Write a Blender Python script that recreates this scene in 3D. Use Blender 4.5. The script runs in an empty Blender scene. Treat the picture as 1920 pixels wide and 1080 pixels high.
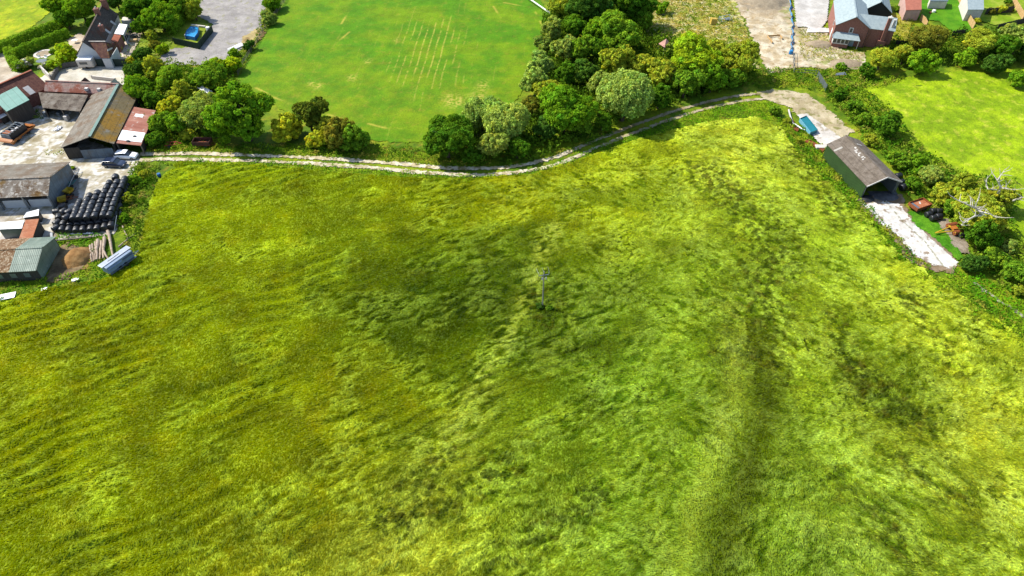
import bpy, math, random
import numpy as np
from mathutils import Vector, Matrix
random.seed(7)
S = bpy.context.scene
COL = S.collection
R = math.radians
# ---------------------------------------------------------------- camera
CAMH = 80.0; FPX = 1280.0
cam = bpy.data.cameras.new('camera'); camo = bpy.data.objects.new('camera', cam); COL.objects.link(camo)
camo.location = (0, 0, CAMH); camo.rotation_euler = (R(45), 0, 0)
cam.sensor_width = 36; cam.lens = 24; cam.clip_end = 5000; cam.clip_start = 1
S.camera = camo
# ---------------------------------------------------------------- sky and sun
w = bpy.data.worlds.new('World'); S.world = w; w.use_nodes = True
wn = w.node_tree.nodes; wl = w.node_tree.links
sky = wn.new('ShaderNodeTexSky'); sky.sky_type = 'NISHITA'; sky.sun_disc = False
sky.sun_elevation = R(47); sky.sun_rotation = R(-68)
wn['Background'].inputs[1].default_value = 0.15
wl.new(sky.outputs[0], wn['Background'].inputs[0])
sl = bpy.data.lights.new('sun', 'SUN'); so = bpy.data.objects.new('sun', sl); COL.objects.link(so)
sl.energy = 4.6; sl.angle = R(0.5); sl.color = (1, .955, .87)
sdir = Vector((-.927 * math.cos(R(47)), .375 * math.cos(R(47)), math.sin(R(47))))
so.rotation_euler = sdir.to_track_quat('Z', 'Y').to_euler(); so.location = (-60, 60, 90)
S.view_settings.view_transform = 'Standard'; S.view_settings.look = 'None'
S.view_settings.exposure = 0.7; S.view_settings.gamma = 1
S.cycles.max_bounces = 6; S.cycles.diffuse_bounces = 3; S.cycles.transparent_max_bounces = 4
# ---------------------------------------------------------------- placing things from map points
RT = math.sqrt(.5)
def G(px, py, z=0.0):
    u = (px - 960) / FPX; v = (py - 540) / FPX
    t = (CAMH - z) / (RT * (1 + v))
    return Vector((u * t, t * RT * (1 - v), z))
def PXM(px, py, z=0):                       # metres per picture pixel there
    v = (py - 540) / FPX
    return (CAMH - z) / (RT * (1 + v)) / FPX
def lin(h):
    h = h.lstrip('#'); o = []
    for i in (0, 2, 4):
        c = int(h[i:i + 2], 16) / 255
        o.append(c / 12.92 if c <= .04045 else ((c + .055) / 1.055) ** 2.4)
    return o
KALB = 1.75
def alb(h, k=1.0):
    return tuple(min(.85, c * k / KALB) for c in lin(h))
# ---------------------------------------------------------------- noise in numpy
_rs = np.random.RandomState(11)
_P = _rs.permutation(4096); _A = _rs.rand(4096) * 2 * np.pi
_GX = np.cos(_A); _GY = np.sin(_A)
def pn(x, y, s=0):
    x = np.asarray(x, float) + s * 17.13 + 500; y = np.asarray(y, float) + s * 31.7 + 500
    xi = np.floor(x).astype(np.int64); yi = np.floor(y).astype(np.int64)
    fx = x - xi; fy = y - yi
    u = fx * fx * fx * (fx * (fx * 6 - 15) + 10); v = fy * fy * fy * (fy * (fy * 6 - 15) + 10)
    def g(ix, iy, dx, dy):
        h = _P[(_P[ix & 4095] + iy) & 4095]
        return _GX[h] * dx + _GY[h] * dy
    a = g(xi, yi, fx, fy); b = g(xi + 1, yi, fx - 1, fy)
    c = g(xi, yi + 1, fx, fy - 1); d = g(xi + 1, yi + 1, fx - 1, fy - 1)
    return 1.5 * ((a + u * (b - a)) * (1 - v) + (c + u * (d - c)) * v)
def fbm(x, y, s=0, o=3, g=.5):
    t = 0; a = 1; f = 1
    for i in range(o):
        t = t + a * pn(x * f, y * f, s + i * 3); a *= g; f *= 2.03
    return t
def sstep(a, b, x):
    t = np.clip((x - a) / (b - a), 0, 1); return t * t * (3 - 2 * t)
def pip(x, y, poly):
    ins = np.zeros(x.shape, bool); n = len(poly)
    for i in range(n):
        x1, y1 = poly[i][:2]; x2, y2 = poly[(i + 1) % n][:2]
        if y1 == y2: continue
        c = ((y1 > y) != (y2 > y)) & (x < (x2 - x1) * (y - y1) / (y2 - y1) + x1)
        ins ^= c
    return ins
def dline(x, y, pts):
    d = np.full(x.shape, 1e9); sgn = np.zeros(x.shape); tt = np.zeros(x.shape); acc = 0
    for (a, b) in zip(pts[:-1], pts[1:]):
        ax, ay = a[:2]; bx, by = b[:2]; L = math.hypot(bx - ax, by - ay) or 1e-6
        t = np.clip(((x - ax) * (bx - ax) + (y - ay) * (by - ay)) / L / L, 0, 1)
        dd = np.hypot(x - ax - t * (bx - ax), y - ay - t * (by - ay))
        sg = np.sign((bx - ax) * (y - ay) - (by - ay) * (x - ax))
        m = dd < d
        d = np.where(m, dd, d); sgn = np.where(m, sg, sgn); tt = np.where(m, acc + t * L, tt); acc += L
    return d, sgn, tt
def W(pts, z=0): return [tuple(G(*p)) if len(p) == 2 else (p[0], p[1], 0) for p in pts]
def smooth_line(pts, n=8):
    out = []; P = [pts[0]] + list(pts) + [pts[-1]]
    for i in range(1, len(P) - 2):
        p0, p1, p2, p3 = [np.array(q[:2]) for q in P[i - 1:i + 3]]
        for k in range(n):
            t = k / n
            out.append(tuple(.5 * ((2 * p1) + (-p0 + p2) * t + (2 * p0 - 5 * p1 + 4 * p2 - p3) * t * t + (-p0 + 3 * p1 - 3 * p2 + p3) * t ** 3)))
    out.append(tuple(pts[-1][:2])); return out
# ---------------------------------------------------------------- objects
def tag(o, label=None, cat=None, group=None, kind=None):
    if label: o['label'] = label
    if cat: o['category'] = cat
    if group: o['group'] = group
    if kind: o['kind'] = kind
    return o
def link(name, me, mat=None, parent=None):
    o = bpy.data.objects.new(name, me); COL.objects.link(o)
    if mat is not None and me is not None:
        for m in (mat if isinstance(mat, (list, tuple)) else [mat]): me.materials.append(m)
    if parent: o.parent = parent
    return o
def empty(name, loc, rz=0, label=None, cat=None, group=None, kind=None):
    o = bpy.data.objects.new(name, None); COL.objects.link(o)
    o.location = loc; o.rotation_euler = (0, 0, rz); o.empty_display_size = .5
    return tag(o, label, cat, group, kind)
def npmesh(name, V, F, cols=None, smooth=False, cname='gcol'):
    V = np.asarray(V, np.float32); F = np.asarray(F, np.int32)
    me = bpy.data.meshes.new(name); k = F.shape[1]
    me.vertices.add(len(V)); me.vertices.foreach_set('co', V.ravel())
    me.loops.add(F.size); me.loops.foreach_set('vertex_index', F.ravel())
    me.polygons.add(len(F)); me.polygons.foreach_set('loop_start', np.arange(0, F.size, k, dtype=np.int32))
    if smooth: me.polygons.foreach_set('use_smooth', np.ones(len(F), bool))
    me.update(calc_edges=True)
    if cols is not None:
        a = me.color_attributes.new(cname, 'FLOAT_COLOR', 'POINT')
        c = np.ones((len(V), 4), np.float32); c[:, :3] = cols; a.data.foreach_set('color', c.ravel())
    return me
def sheet(name, poly, res, zf, cf, mat, rag=.4, ragf=.5, label=None, cat=None, smooth=True, kind='structure', hole=None):
    P = np.array([p[:2] for p in poly]); x0, y0 = P.min(0) - 1; x1, y1 = P.max(0) + 1
    nx = int((x1 - x0) / res) + 2; ny = int((y1 - y0) / res) + 2
    X, Y = np.meshgrid(x0 + np.arange(nx) * res, y0 + np.arange(ny) * res)
    cx = X[:-1, :-1] + res / 2; cy = Y[:-1, :-1] + res / 2
    wx = cx + rag * fbm(cx * ragf, cy * ragf, 5, 4, .68); wy = cy + rag * fbm(cx * ragf, cy * ragf, 9, 4, .68)
    m = pip(wx, wy, poly)
    if hole is not None: m &= ~hole(wx, wy)
    idx = np.arange(nx * ny).reshape(ny, nx)
    F = np.stack([idx[:-1, :-1][m], idx[:-1, 1:][m], idx[1:, 1:][m], idx[1:, :-1][m]], 1)
    used = np.zeros(nx * ny, bool); used[F.ravel()] = True
    rem = np.cumsum(used) - 1; F = rem[F]
    x = X.ravel()[used]; y = Y.ravel()[used]
    z = zf(x, y) if callable(zf) else np.full(x.shape, zf)
    c = cf(x, y) if cf is not None else None
    me = npmesh(name, np.stack([x, y, z], 1), F, c, smooth)
    o = link(name, me, mat); return tag(o, label, cat, None, kind)
# ---------------------------------------------------------------- materials
MATS = {}
def _nt(name):
    m = bpy.data.materials.new(name); m.use_nodes = True
    n = m.node_tree.nodes; l = m.node_tree.links
    return m, n, l, n['Principled BSDF']
def _map(n, l, st, coord='Object'):
    tc = n.new('ShaderNodeTexCoord'); mp = n.new('ShaderNodeMapping')
    mp.inputs['Scale'].default_value = st; l.new(tc.outputs[coord], mp.inputs[0]); return mp.outputs[0]
def _noise(n, l, vec, sc, det=4, ro=.6):
    t = n.new('ShaderNodeTexNoise'); t.inputs['Scale'].default_value = sc
    t.inputs['Detail'].default_value = det; t.inputs['Roughness'].default_value = ro
    l.new(vec, t.inputs['Vector']); return t.outputs['Fac']
def _ramp(n, l, fac, stops):
    r = n.new('ShaderNodeValToRGB'); e = r.color_ramp.elements
    while len(e) < len(stops): e.new(.5)
    for i, (p, c) in enumerate(stops):
        e[i].position = p; e[i].color = (*c, 1)
    l.new(fac, r.inputs[0]); return r.outputs[0]
def _mix(n, l, a, b, f, mode='MIX'):
    m = n.new('ShaderNodeMix'); m.data_type = 'RGBA'; m.blend_type = mode
    for s, v in ((0, f), (6, a), (7, b)):
        if hasattr(v, 'is_output'): l.new(v, m.inputs[s])
        else: m.inputs[s].default_value = v if s == 0 else (*v, 1)
    return m.outputs[2]
def surf(name, stops, sc=1.0, st=(1, 1, 1), rough=.8, bump=.0, bsc=None, metal=0, corr=None, tiles=None, spots=None, coord='Object', spec=.3):
    """weathered surface: ramp over noise, optional corrugation (axis, period), tile courses (period), second stain layer"""
    if name in MATS: return MATS[name]
    m, n, l, b = _nt(name)
    stops = [(p, alb(c) if isinstance(c, str) else c) for p, c in stops]
    v = _map(n, l, st, coord); f = _noise(n, l, v, sc, 6, .62)
    col = _ramp(n, l, f, stops)
    if spots:                              # (scale, threshold lo, hi, colour)
        for (ss, lo, hi, c) in spots:
            g = _noise(n, l, _map(n, l, (1, 1, 1), coord), ss, 5, .65)
            k = _ramp(n, l, g, [(lo, (0, 0, 0)), (hi, (1, 1, 1))])
            col = _mix(n, l, col, alb(c) if isinstance(c, str) else c, k)
    h = None
    if corr:
        ax, per, dep = corr
        sx = n.new('ShaderNodeSeparateXYZ'); l.new(_map(n, l, (1, 1, 1)), sx.inputs[0])
        mu = n.new('ShaderNodeMath'); mu.operation = 'MULTIPLY'; mu.inputs[1].default_value = 2 * math.pi / per
        l.new(sx.outputs[ax], mu.inputs[0])
        si = n.new('ShaderNodeMath'); si.operation = 'SINE'; l.new(mu.outputs[0], si.inputs[0])
        h = si.outputs[0]
        bp0 = n.new('ShaderNodeBump'); bp0.inputs['Distance'].default_value = dep; bp0.inputs['Strength'].default_value = .6
        l.new(h, bp0.inputs['Height'])
        if ax == 0:                        # sheet laps down the slope
            fr = n.new('ShaderNodeMath'); fr.operation = 'PINGPONG'; fr.inputs[1].default_value = .75; l.new(sx.outputs[1], fr.inputs[0])
            col = _mix(n, l, col, (.62, .6, .58), _ramp(n, l, fr.outputs[0], [(.0, (1, 1, 1)), (.09, (0, 0, 0))]), 'MULTIPLY')
    if bump:
        g = _noise(n, l, _map(n, l, (1, 1, 1), coord), bsc or sc * 3, 5, .7)
        bp = n.new('ShaderNodeBump'); bp.inputs['Distance'].default_value = bump; bp.inputs['Strength'].default_value = 1
        l.new(g, bp.inputs['Height'])
        if corr: l.new(bp0.outputs[0], bp.inputs['Normal'])
        l.new(bp.outputs[0], b.inputs['Normal'])
    elif corr: l.new(bp0.outputs[0], b.inputs['Normal'])
    l.new(col, b.inputs['Base Color']); b.inputs['Roughness'].default_value = rough
    b.inputs['Metallic'].default_value = metal; b.inputs['Specular IOR Level'].default_value = spec
    MATS[name] = m; return m
def flat(name, c, rough=.6, metal=0, var=.12, spec=.4):
    a = np.array(alb(c)) if isinstance(c, str) else np.array(c)
    return surf(name, [(.35, tuple(a * (1 - var))), (.65, tuple(np.minimum(a * (1 + var), .9)))], 1.3, rough=rough, metal=metal, spec=spec)
def ground_mat(name, sc=2.0, amt=.35, bump=.05, bsc=6, rough=.9, sc2=.25, amt2=.2, gr=None):
    """colour attribute x procedural noise at two sizes"""
    m, n, l, b = _nt(name)
    at = n.new('ShaderNodeAttribute'); at.attribute_name = 'gcol'
    v = _map(n, l, (1, 1, 1)); col = at.outputs['Color']
    for (s, a) in ((sc, amt), (sc2, amt2)):
        f = _noise(n, l, v, s, 5, .65)
        k = _ramp(n, l, f, [(.3, (1 - a,) * 3), (.7, (1 + a,) * 3)])
        col = _mix(n, l, col, k, 1.0, 'MULTIPLY')
    if gr: col = _mix(n, l, col, gr, 1.0, 'MULTIPLY')
    bp = n.new('ShaderNodeBump'); bp.inputs['Distance'].default_value = bump
    l.new(_noise(n, l, v, bsc, 4, .6), bp.inputs['Height'])
    l.new(bp.outputs[0], b.inputs['Normal'])
    l.new(col, b.inputs['Base Color']); b.inputs['Roughness'].default_value = rough; b.inputs['Specular IOR Level'].default_value = .15
    return m
def mixc(a, b, t): return a + (b - a) * t[..., None]
# ================================================================ THE GROUND
A = lambda h, k=1.0: np.array(alb(h, k))
grass_m = ground_mat('rough_grass', 3.0, .35, .08, 5, gr=(1.05, .9, .5))
crop_m = ground_mat('standing_hay_grass', 3.6, .42, .10, 5.5, .85, .35, .16)
stone_m = ground_mat('crushed_stone', 4.0, .22, .03, 9)
conc_m = ground_mat('broken_concrete', 2.2, .16, .02, 8)
bx = bpy.data.meshes.new('ground')
def flatpoly(name, pts, z, mat, **k):
    me = bpy.data.meshes.new(name); me.from_pydata([(p[0], p[1], z) for p in pts], [], [tuple(range(len(pts)))]); me.update()
    return tag(link(name, me, mat), **k)
far_m = surf('distant_grassland', [(.3, '6b8a18'), (.5, '5d8020'), (.7, '7d9420')], .03, rough=.95, coord='Object', spots=[(.6, .5, .7, '567418')])
flatpoly('ground', [(-1500, -1500), (1500, -1500), (1500, 1500), (-1500, 1500)], -.35, far_m, kind='structure', label='open grassland around the farm', cat='ground')
# rough grass everywhere near: the sheet the rest lies on
def base_z(x, y): return .05 * fbm(x * .7, y * .7, 3, 3) - .08
def base_c(x, y):
    t = sstep(-.5, .5, fbm(x * .12, y * .12, 21, 4, .6)); c = mixc(A('5f8a1a'), A('8fae26'), t)
    c = mixc(c, A('a89a48'), sstep(.35, .8, fbm(x * .5, y * .5, 33, 4, .6)) * .6)
    return mixc(c, A('3f6414'), sstep(.2, .6, fbm(x * .9, y * .9, 37, 3)) * .5)
sheet('rough_grass', [(-200, 75), (200, 30), (230, 250), (-230, 250)], .5, base_z, base_c, grass_m, label='rough uncut grass around the fields', cat='grass')
# ---- the big field of long grass
FIELD = W([(-260, 700), (-150, 625), (0, 572), (90, 545), (200, 522), (262, 480), (272, 420), (295, 345), (335, 306), (450, 308), (600, 322), (750, 334), (880, 337),
           (1000, 328), (1090, 300), (1180, 268), (1260, 246), (1340, 228), (1420, 222), (1462, 240), (1500, 300), (1560, 352), (1620, 410), (1680, 474), (1740, 520), (1830, 575), (1920, 640), (2100, 770), (2400, 1000)])
FIELD += [(170, -40), (-170, -40)]
CP = [(-60, 700, '86950a'), (100, 700, '7f8f0a'), (300, 800, '76880a'), (600, 1000, '84900f'), (200, 600, '77860c'), (450, 620, '7c900f'), (640, 450, '748a14'), (450, 400, '84980f'), (350, 340, '8ea51a'), (330, 470, '80950f'),
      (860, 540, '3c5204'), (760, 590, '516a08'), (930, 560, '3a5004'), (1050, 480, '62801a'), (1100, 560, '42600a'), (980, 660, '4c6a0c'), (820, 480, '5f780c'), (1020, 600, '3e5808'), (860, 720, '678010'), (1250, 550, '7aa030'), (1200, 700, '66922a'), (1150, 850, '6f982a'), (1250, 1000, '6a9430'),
      (1500, 650, '86a830'), (1600, 850, '7ba234'), (1850, 850, 'a6bc42'), (1800, 650, '98b638'), (1550, 470, '90b63c'), (1400, 300, 'a6c448'), (1300, 400, '9abc40'), (1200, 330, '88a420'), (1000, 380, '82960f'), (800, 370, '7c9010'),
      (600, 350, '7a9010'), (700, 1060, 'a8b244'), (850, 950, '88a030'), (1380, 800, '4f6c10'), (1350, 950, '4a640c'), (1400, 540, '5f8020'), (1370, 430, '6f9428'), (1690, 740, '4c6c14'), (1820, 1000, '8aaa3a'), (1650, 1000, '56782a'), (1560, 980, '54762a'), (1750, 930, '7a9830'), (1480, 960, '6c9832'), (130, 950, '7a8c0c'), (950, 1000, '7a9a2c'),
      (1000, 800, '6f901e'), (700, 780, '7a8a0c'), (500, 880, '738408'), (1150, 400, '7f9c1c'), (1720, 560, '96b43a'), (1900, 720, '9cba3c')]
CPX = np.array([G(a, b)[:2] for a, b, _ in CP]); CPC = np.array([alb(c) for _, _, c in CP])
CRG = np.array([(.15 if a < 700 else (.55 if a < 1000 else .95)) for a, b, _ in CP])
def regional(x, y):
    wx = x + 5 * fbm(x * .06, y * .06, 61, 3); wy = y + 5 * fbm(x * .06, y * .06, 67, 3)
    num = np.zeros(x.shape + (3,)); den = np.zeros(x.shape); rg = np.zeros(x.shape)
    for (p, c, r) in zip(CPX, CPC, CRG):
        g = np.exp(-((wx - p[0]) ** 2 + (wy - p[1]) ** 2) / (2 * 7.5 ** 2)) + 1e-9 / (1 + (wx - p[0]) ** 2 + (wy - p[1]) ** 2) * 100
        num += g[..., None] * c; den += g; rg += g * r
    return num / den[..., None], rg / den
def aniso(x, y, ang, wl, st, s):
    c, sn = math.cos(ang), math.sin(ang)
    return pn((x * c + y * sn) / (wl * st), (-x * sn + y * c) / wl, s)
L = lambda pts: smooth_line(W(pts), 6)
pale_band = L([(1040, 430), (1012, 490), (975, 590), (905, 710), (840, 830), (760, 950), (690, 1070)])
lineA = L([(640, 900), (800, 800), (950, 715), (1120, 670)]); lineB = L([(690, 1000), (850, 870), (1000, 810), (1100, 770)])
weedA = [L(q) for q in ([(720, 975), (800, 890), (850, 845)], [(740, 1000), (830, 945), (950, 870)], [(930, 1060), (1030, 990), (1110, 925)],
                        [(1320, 330), (1380, 380), (1440, 480), (1420, 620), (1425, 690)], [(1340, 660), (1420, 665), (1450, 700)], [(1600, 720), (1650, 770), (1720, 800)], [(1610, 705), (1650, 745), (1700, 790)], [(1635, 705), (1680, 745), (1725, 785)], [(1690, 860), (1740, 920), (1800, 960)], [(1560, 900), (1640, 960), (1700, 1040)], [(1480, 280), (1540, 360), (1570, 420)],
                        [(1700, 560), (1760, 640), (1800, 700)], [(1560, 600), (1600, 690)], [(1000, 560), (1035, 582), (1020, 600)])]
edgeC = L([(1400, 640), (1405, 740), (1375, 850), (1330, 980), (1300, 1090)])
shoulder = L([(300, 570), (370, 640), (385, 740), (400, 900)])
def crop(x, y):
    reg, rg = regional(x, y)
    left = sstep(25, -25, x + (y - 80) * .3)
    wx = x + .55 * fbm(x * .2, y * .2, 71, 3); wy = y + .55 * fbm(x * .2, y * .2, 77, 3)
    sw = .5 + .5 * pn(x * .05, y * .05, 81)
    def layer(wl, st, s):
        a = aniso(wx, wy, R(28), wl, st, s); b = aniso(wx, wy, R(-38), wl, st, s + 1); c = aniso(wx, wy, R(75), wl, st, s + 2)
        wa = np.clip(left + .55 * sstep(.3, .6, sw), 0, 1); wb = (1 - wa) * sstep(.35, .6, 1 - sw + .2 * sstep(20, 60, x))
        wc = np.clip(1 - wa - wb, 0, 1) * .7
        return a * wa + b * wb + c * wc
    big = layer(4.2, 2.4, 101); mid = layer(1.7, 2.3, 111); sm = layer(.75, 2.2, 121); fine = layer(.42, 1.8, 131)
    d, sg, _ = dline(x, y, pale_band); band = np.exp(-((d + 1.0 * mid) / (1.6 + 2.4 * sstep(62, 42, y))) ** 2)
    band = band * (.5 + .6 * sstep(-.3, .5, fbm(x * .3, y * .3, 141, 2)))
    rgh = np.clip(rg + .45 * fbm(x * .1, y * .1, 151, 3) + .1 * band, 0, 1.2)
    lodge = sstep(.25, .75, .5 * rgh + .5 * sstep(-.35, .45, fbm(wx * .13, wy * .13, 157, 3)))
    rip = aniso(x + 2.5 * fbm(x * .05, y * .05, 401, 2), y + 2.5 * fbm(x * .05, y * .05, 403, 2), R(30), 2.3, 4.0, 405) * (1 - rg) * (.35 + .65 * sstep(-.3, .4, pn(x * .04, y * .04, 407))) * sstep(-42, -30, x + .1 * y)
    ripb = aniso(x + 2 * fbm(x * .05, y * .05, 411, 2), y + 2 * fbm(x * .05, y * .05, 413, 2), R(2), 1.9, 4.5, 415) * (1 - rg) * sstep(60, 72, y) 
    rip = rip * (1 - .5 * sstep(75, 90, y)) + .8 * ripb
    ph = (-x * math.sin(R(27)) + y * math.cos(R(27))) / 2.5 + .9 * fbm(x * .045, y * .045, 417, 2) + .25 * pn(x * .2, y * .2, 419)
    wv = np.sin(ph * 6.283); wv = wv * np.abs(wv) ** .3 * (1 - rg) * sstep(-.15, .4, fbm(x * .05, y * .05, 421, 2) + .25 * np.exp(-((x + 18) ** 2 + (y - 78) ** 2) / 900)) * (1 + .4 * mid)
    rip = rip * .4 + .62 * wv
    h = .10 + .09 * big + .42 * rip + .14 * mid * (.25 + .9 * rgh) + .13 * (sm) * (.25 + 1.05 * lodge) + .10 * fine * (.25 + 1.1 * lodge)
    # colour: grass tones, plus dark ovals painted in like soft cloud shadow
    c = reg; cloud_shade = 0
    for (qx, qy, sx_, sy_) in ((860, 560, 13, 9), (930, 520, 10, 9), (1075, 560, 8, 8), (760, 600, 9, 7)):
        q = G(qx, qy); cloud_shade = np.maximum(cloud_shade, np.exp(-(((wx - q[0]) / sx_) ** 2 + ((wy - q[1]) / sy_) ** 2)))
    c = mixc(c, c * np.array([.55, .66, .5]), cloud_shade * .75)
    t = fbm(x * .13, y * .13, 161, 4, .6)
    c = c * (1 + .34 * t)[..., None]; pt = sstep(.05, .55, fbm(x * .075 + .3, y * .075, 431, 4, .6)) * rg; c = mixc(c, A('55780e'), pt * .45)
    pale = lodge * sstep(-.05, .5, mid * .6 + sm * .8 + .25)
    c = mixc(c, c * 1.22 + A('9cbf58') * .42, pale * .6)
    yel = sstep(.1, .7, fbm(x * .25, y * .25, 171, 3)) * (1 - .6 * rgh)
    c = mixc(c, c * np.array([1.3, 1.08, .7]), yel * .5)
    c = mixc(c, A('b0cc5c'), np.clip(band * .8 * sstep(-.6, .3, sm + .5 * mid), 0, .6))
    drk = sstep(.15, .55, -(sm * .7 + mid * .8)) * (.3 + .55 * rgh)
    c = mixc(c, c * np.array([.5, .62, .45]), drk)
    spk = sstep(.28, .5, fbm(x * 1.5, y * 1.5, 441, 2)) * rgh * sstep(-.2, .4, fbm(x * .15, y * .15, 443, 2)); c = mixc(c, A('3a5210'), spk * .75)
    for k, lv in ((lineA, .6), (lineB, .45)):
        d, _, tt = dline(x, y, k)
        for off in (0, 2.0):
            g = np.exp(-((d - off) / .35) ** 2) * lv; h = h - .12 * g; c = mixc(c, A('3d4f0a'), g * .7)
    for i, wl_ in enumerate(weedA):
        d, _, _ = dline(x, y, wl_)
        zone = np.exp(-((d + 1.6 * mid) / (2.8 if i not in (3,) else 7.5)) ** 2)
        sp = sstep(.0, .45, fbm(x * .75, y * .75, 181 + i, 3, .6) + .28 * zone - .1) * zone
        c = mixc(c, A('31470f'), sp * .72); h = h + .16 * sp * (.5 + fine)
        c = mixc(c, A('6e5a2a'), sstep(.2, .6, fbm(x * .5, y * .5, 191 + i, 3)) * zone * .2)
    d, sg, _ = dline(x, y, edgeC); e = np.exp(-((d * sg - 2.4 + 1.3 * mid) / 2.4) ** 2); e2 = np.exp(-((d * sg + 2.2 + 1.2 * mid) / 1.8) ** 2)
    c = mixc(c, A('3c4e06'), e * .7); c = mixc(c, A('a0c058'), e2 * .35)
    c = c * np.stack([1.36 + .12 * rg, 1.32 - .10 * rg, .55 + .38 * pale * rgh], -1)
    return h, c
_cache = {}
def crop_z(x, y):
    h, c = crop(x, y); _cache['c'] = c
    return .16 + h
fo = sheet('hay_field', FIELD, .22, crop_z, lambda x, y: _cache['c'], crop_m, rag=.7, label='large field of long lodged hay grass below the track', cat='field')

# ---- the stems themselves: bent long grass lying over the field
def grass_blades(name, N, seed, zoff, label):
    rs = np.random.RandomState(seed)
    D = np.array([p[:2] for p in FIELD])
    x = rs.uniform(-125, 150, N * 2); y = rs.uniform(28, 148, N * 2)
    keep = pip(x, y, FIELD) & (np.abs(x) < (y * RT + 56.6) * .80 + 2)
    x = x[keep][:N]; y = y[keep][:N]; n = len(x)
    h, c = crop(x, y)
    left = sstep(25, -25, x + (y - 80) * .3)
    ang = R(28) * left + (1 - left) * R(-30) + 1.5 * pn(x * .045, y * .045, 301) + 1.1 * pn(x * .16, y * .16, 303) + .5 * rs.randn(n)
    ln = rs.uniform(.24, .55, n); wd = rs.uniform(.03, .07, n); rise = rs.uniform(.0, .17, n) * (1 - .5 * left)
    dx = np.cos(ang) * ln; dy = np.sin(ang) * ln; px_ = -np.sin(ang) * wd; py_ = np.cos(ang) * wd
    z = h + zoff + rs.uniform(.0, .07, n)
    V = np.empty((n, 4, 3)); 
    V[:, 0] = np.stack([x - dx * .5, y - dy * .5, z - .05], 1); V[:, 2] = np.stack([x + dx * .5, y + dy * .5, z + rise * .5], 1)
    V[:, 1] = np.stack([x + px_, y + py_, z + rise * .6 + .03], 1); V[:, 3] = np.stack([x - px_, y - py_, z + rise * .6], 1)
    k = np.exp(rs.randn(n) * (.27 - .12 * left)); tint = rs.rand(n)
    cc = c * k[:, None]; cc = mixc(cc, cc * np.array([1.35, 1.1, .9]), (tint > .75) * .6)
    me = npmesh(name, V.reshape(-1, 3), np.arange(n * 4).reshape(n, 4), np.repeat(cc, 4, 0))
    return tag(link(name, me, blade_m), label, 'grass', None, 'stuff')
def leafy(name, attr='gcol', base=None, tr=.35, rnd=.0):
    m = bpy.data.materials.new(name); m.use_nodes = True; n = m.node_tree.nodes; l = m.node_tree.links
    n.remove(n['Principled BSDF']); at = n.new('ShaderNodeAttribute'); at.attribute_name = attr; col = at.outputs['Color']
    if base is not None: col = _mix(n, l, col, tuple(base), 1.0, 'MULTIPLY')
    if rnd:
        oi = n.new('ShaderNodeObjectInfo'); r = _ramp(n, l, oi.outputs['Random'], [(0, (1 - rnd, 1 - rnd * .6, 1 - rnd)), (.5, (1, 1, 1)), (1, (1 + rnd * 1.3, 1 + rnd * .8, 1))])
        col = _mix(n, l, col, r, 1.0, 'MULTIPLY')
    d = n.new('ShaderNodeBsdfDiffuse'); t = n.new('ShaderNodeBsdfTranslucent'); mx = n.new('ShaderNodeMixShader'); mx.inputs[0].default_value = tr
    l.new(col, d.inputs[0]); c2 = _mix(n, l, col, (1.25, 1.15, .45), 1.0, 'MULTIPLY'); l.new(c2, t.inputs[0])
    l.new(d.outputs[0], mx.inputs[1]); l.new(t.outputs[0], mx.inputs[2]); l.new(mx.outputs[0], n['Material Output'].inputs[0])
    return m
blade_m = leafy('grass_blade', tr=.25)
grass_blades('long_grass', 640000, 5, .17, 'long bent grass stems lying in swirls over the hay field')
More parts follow.
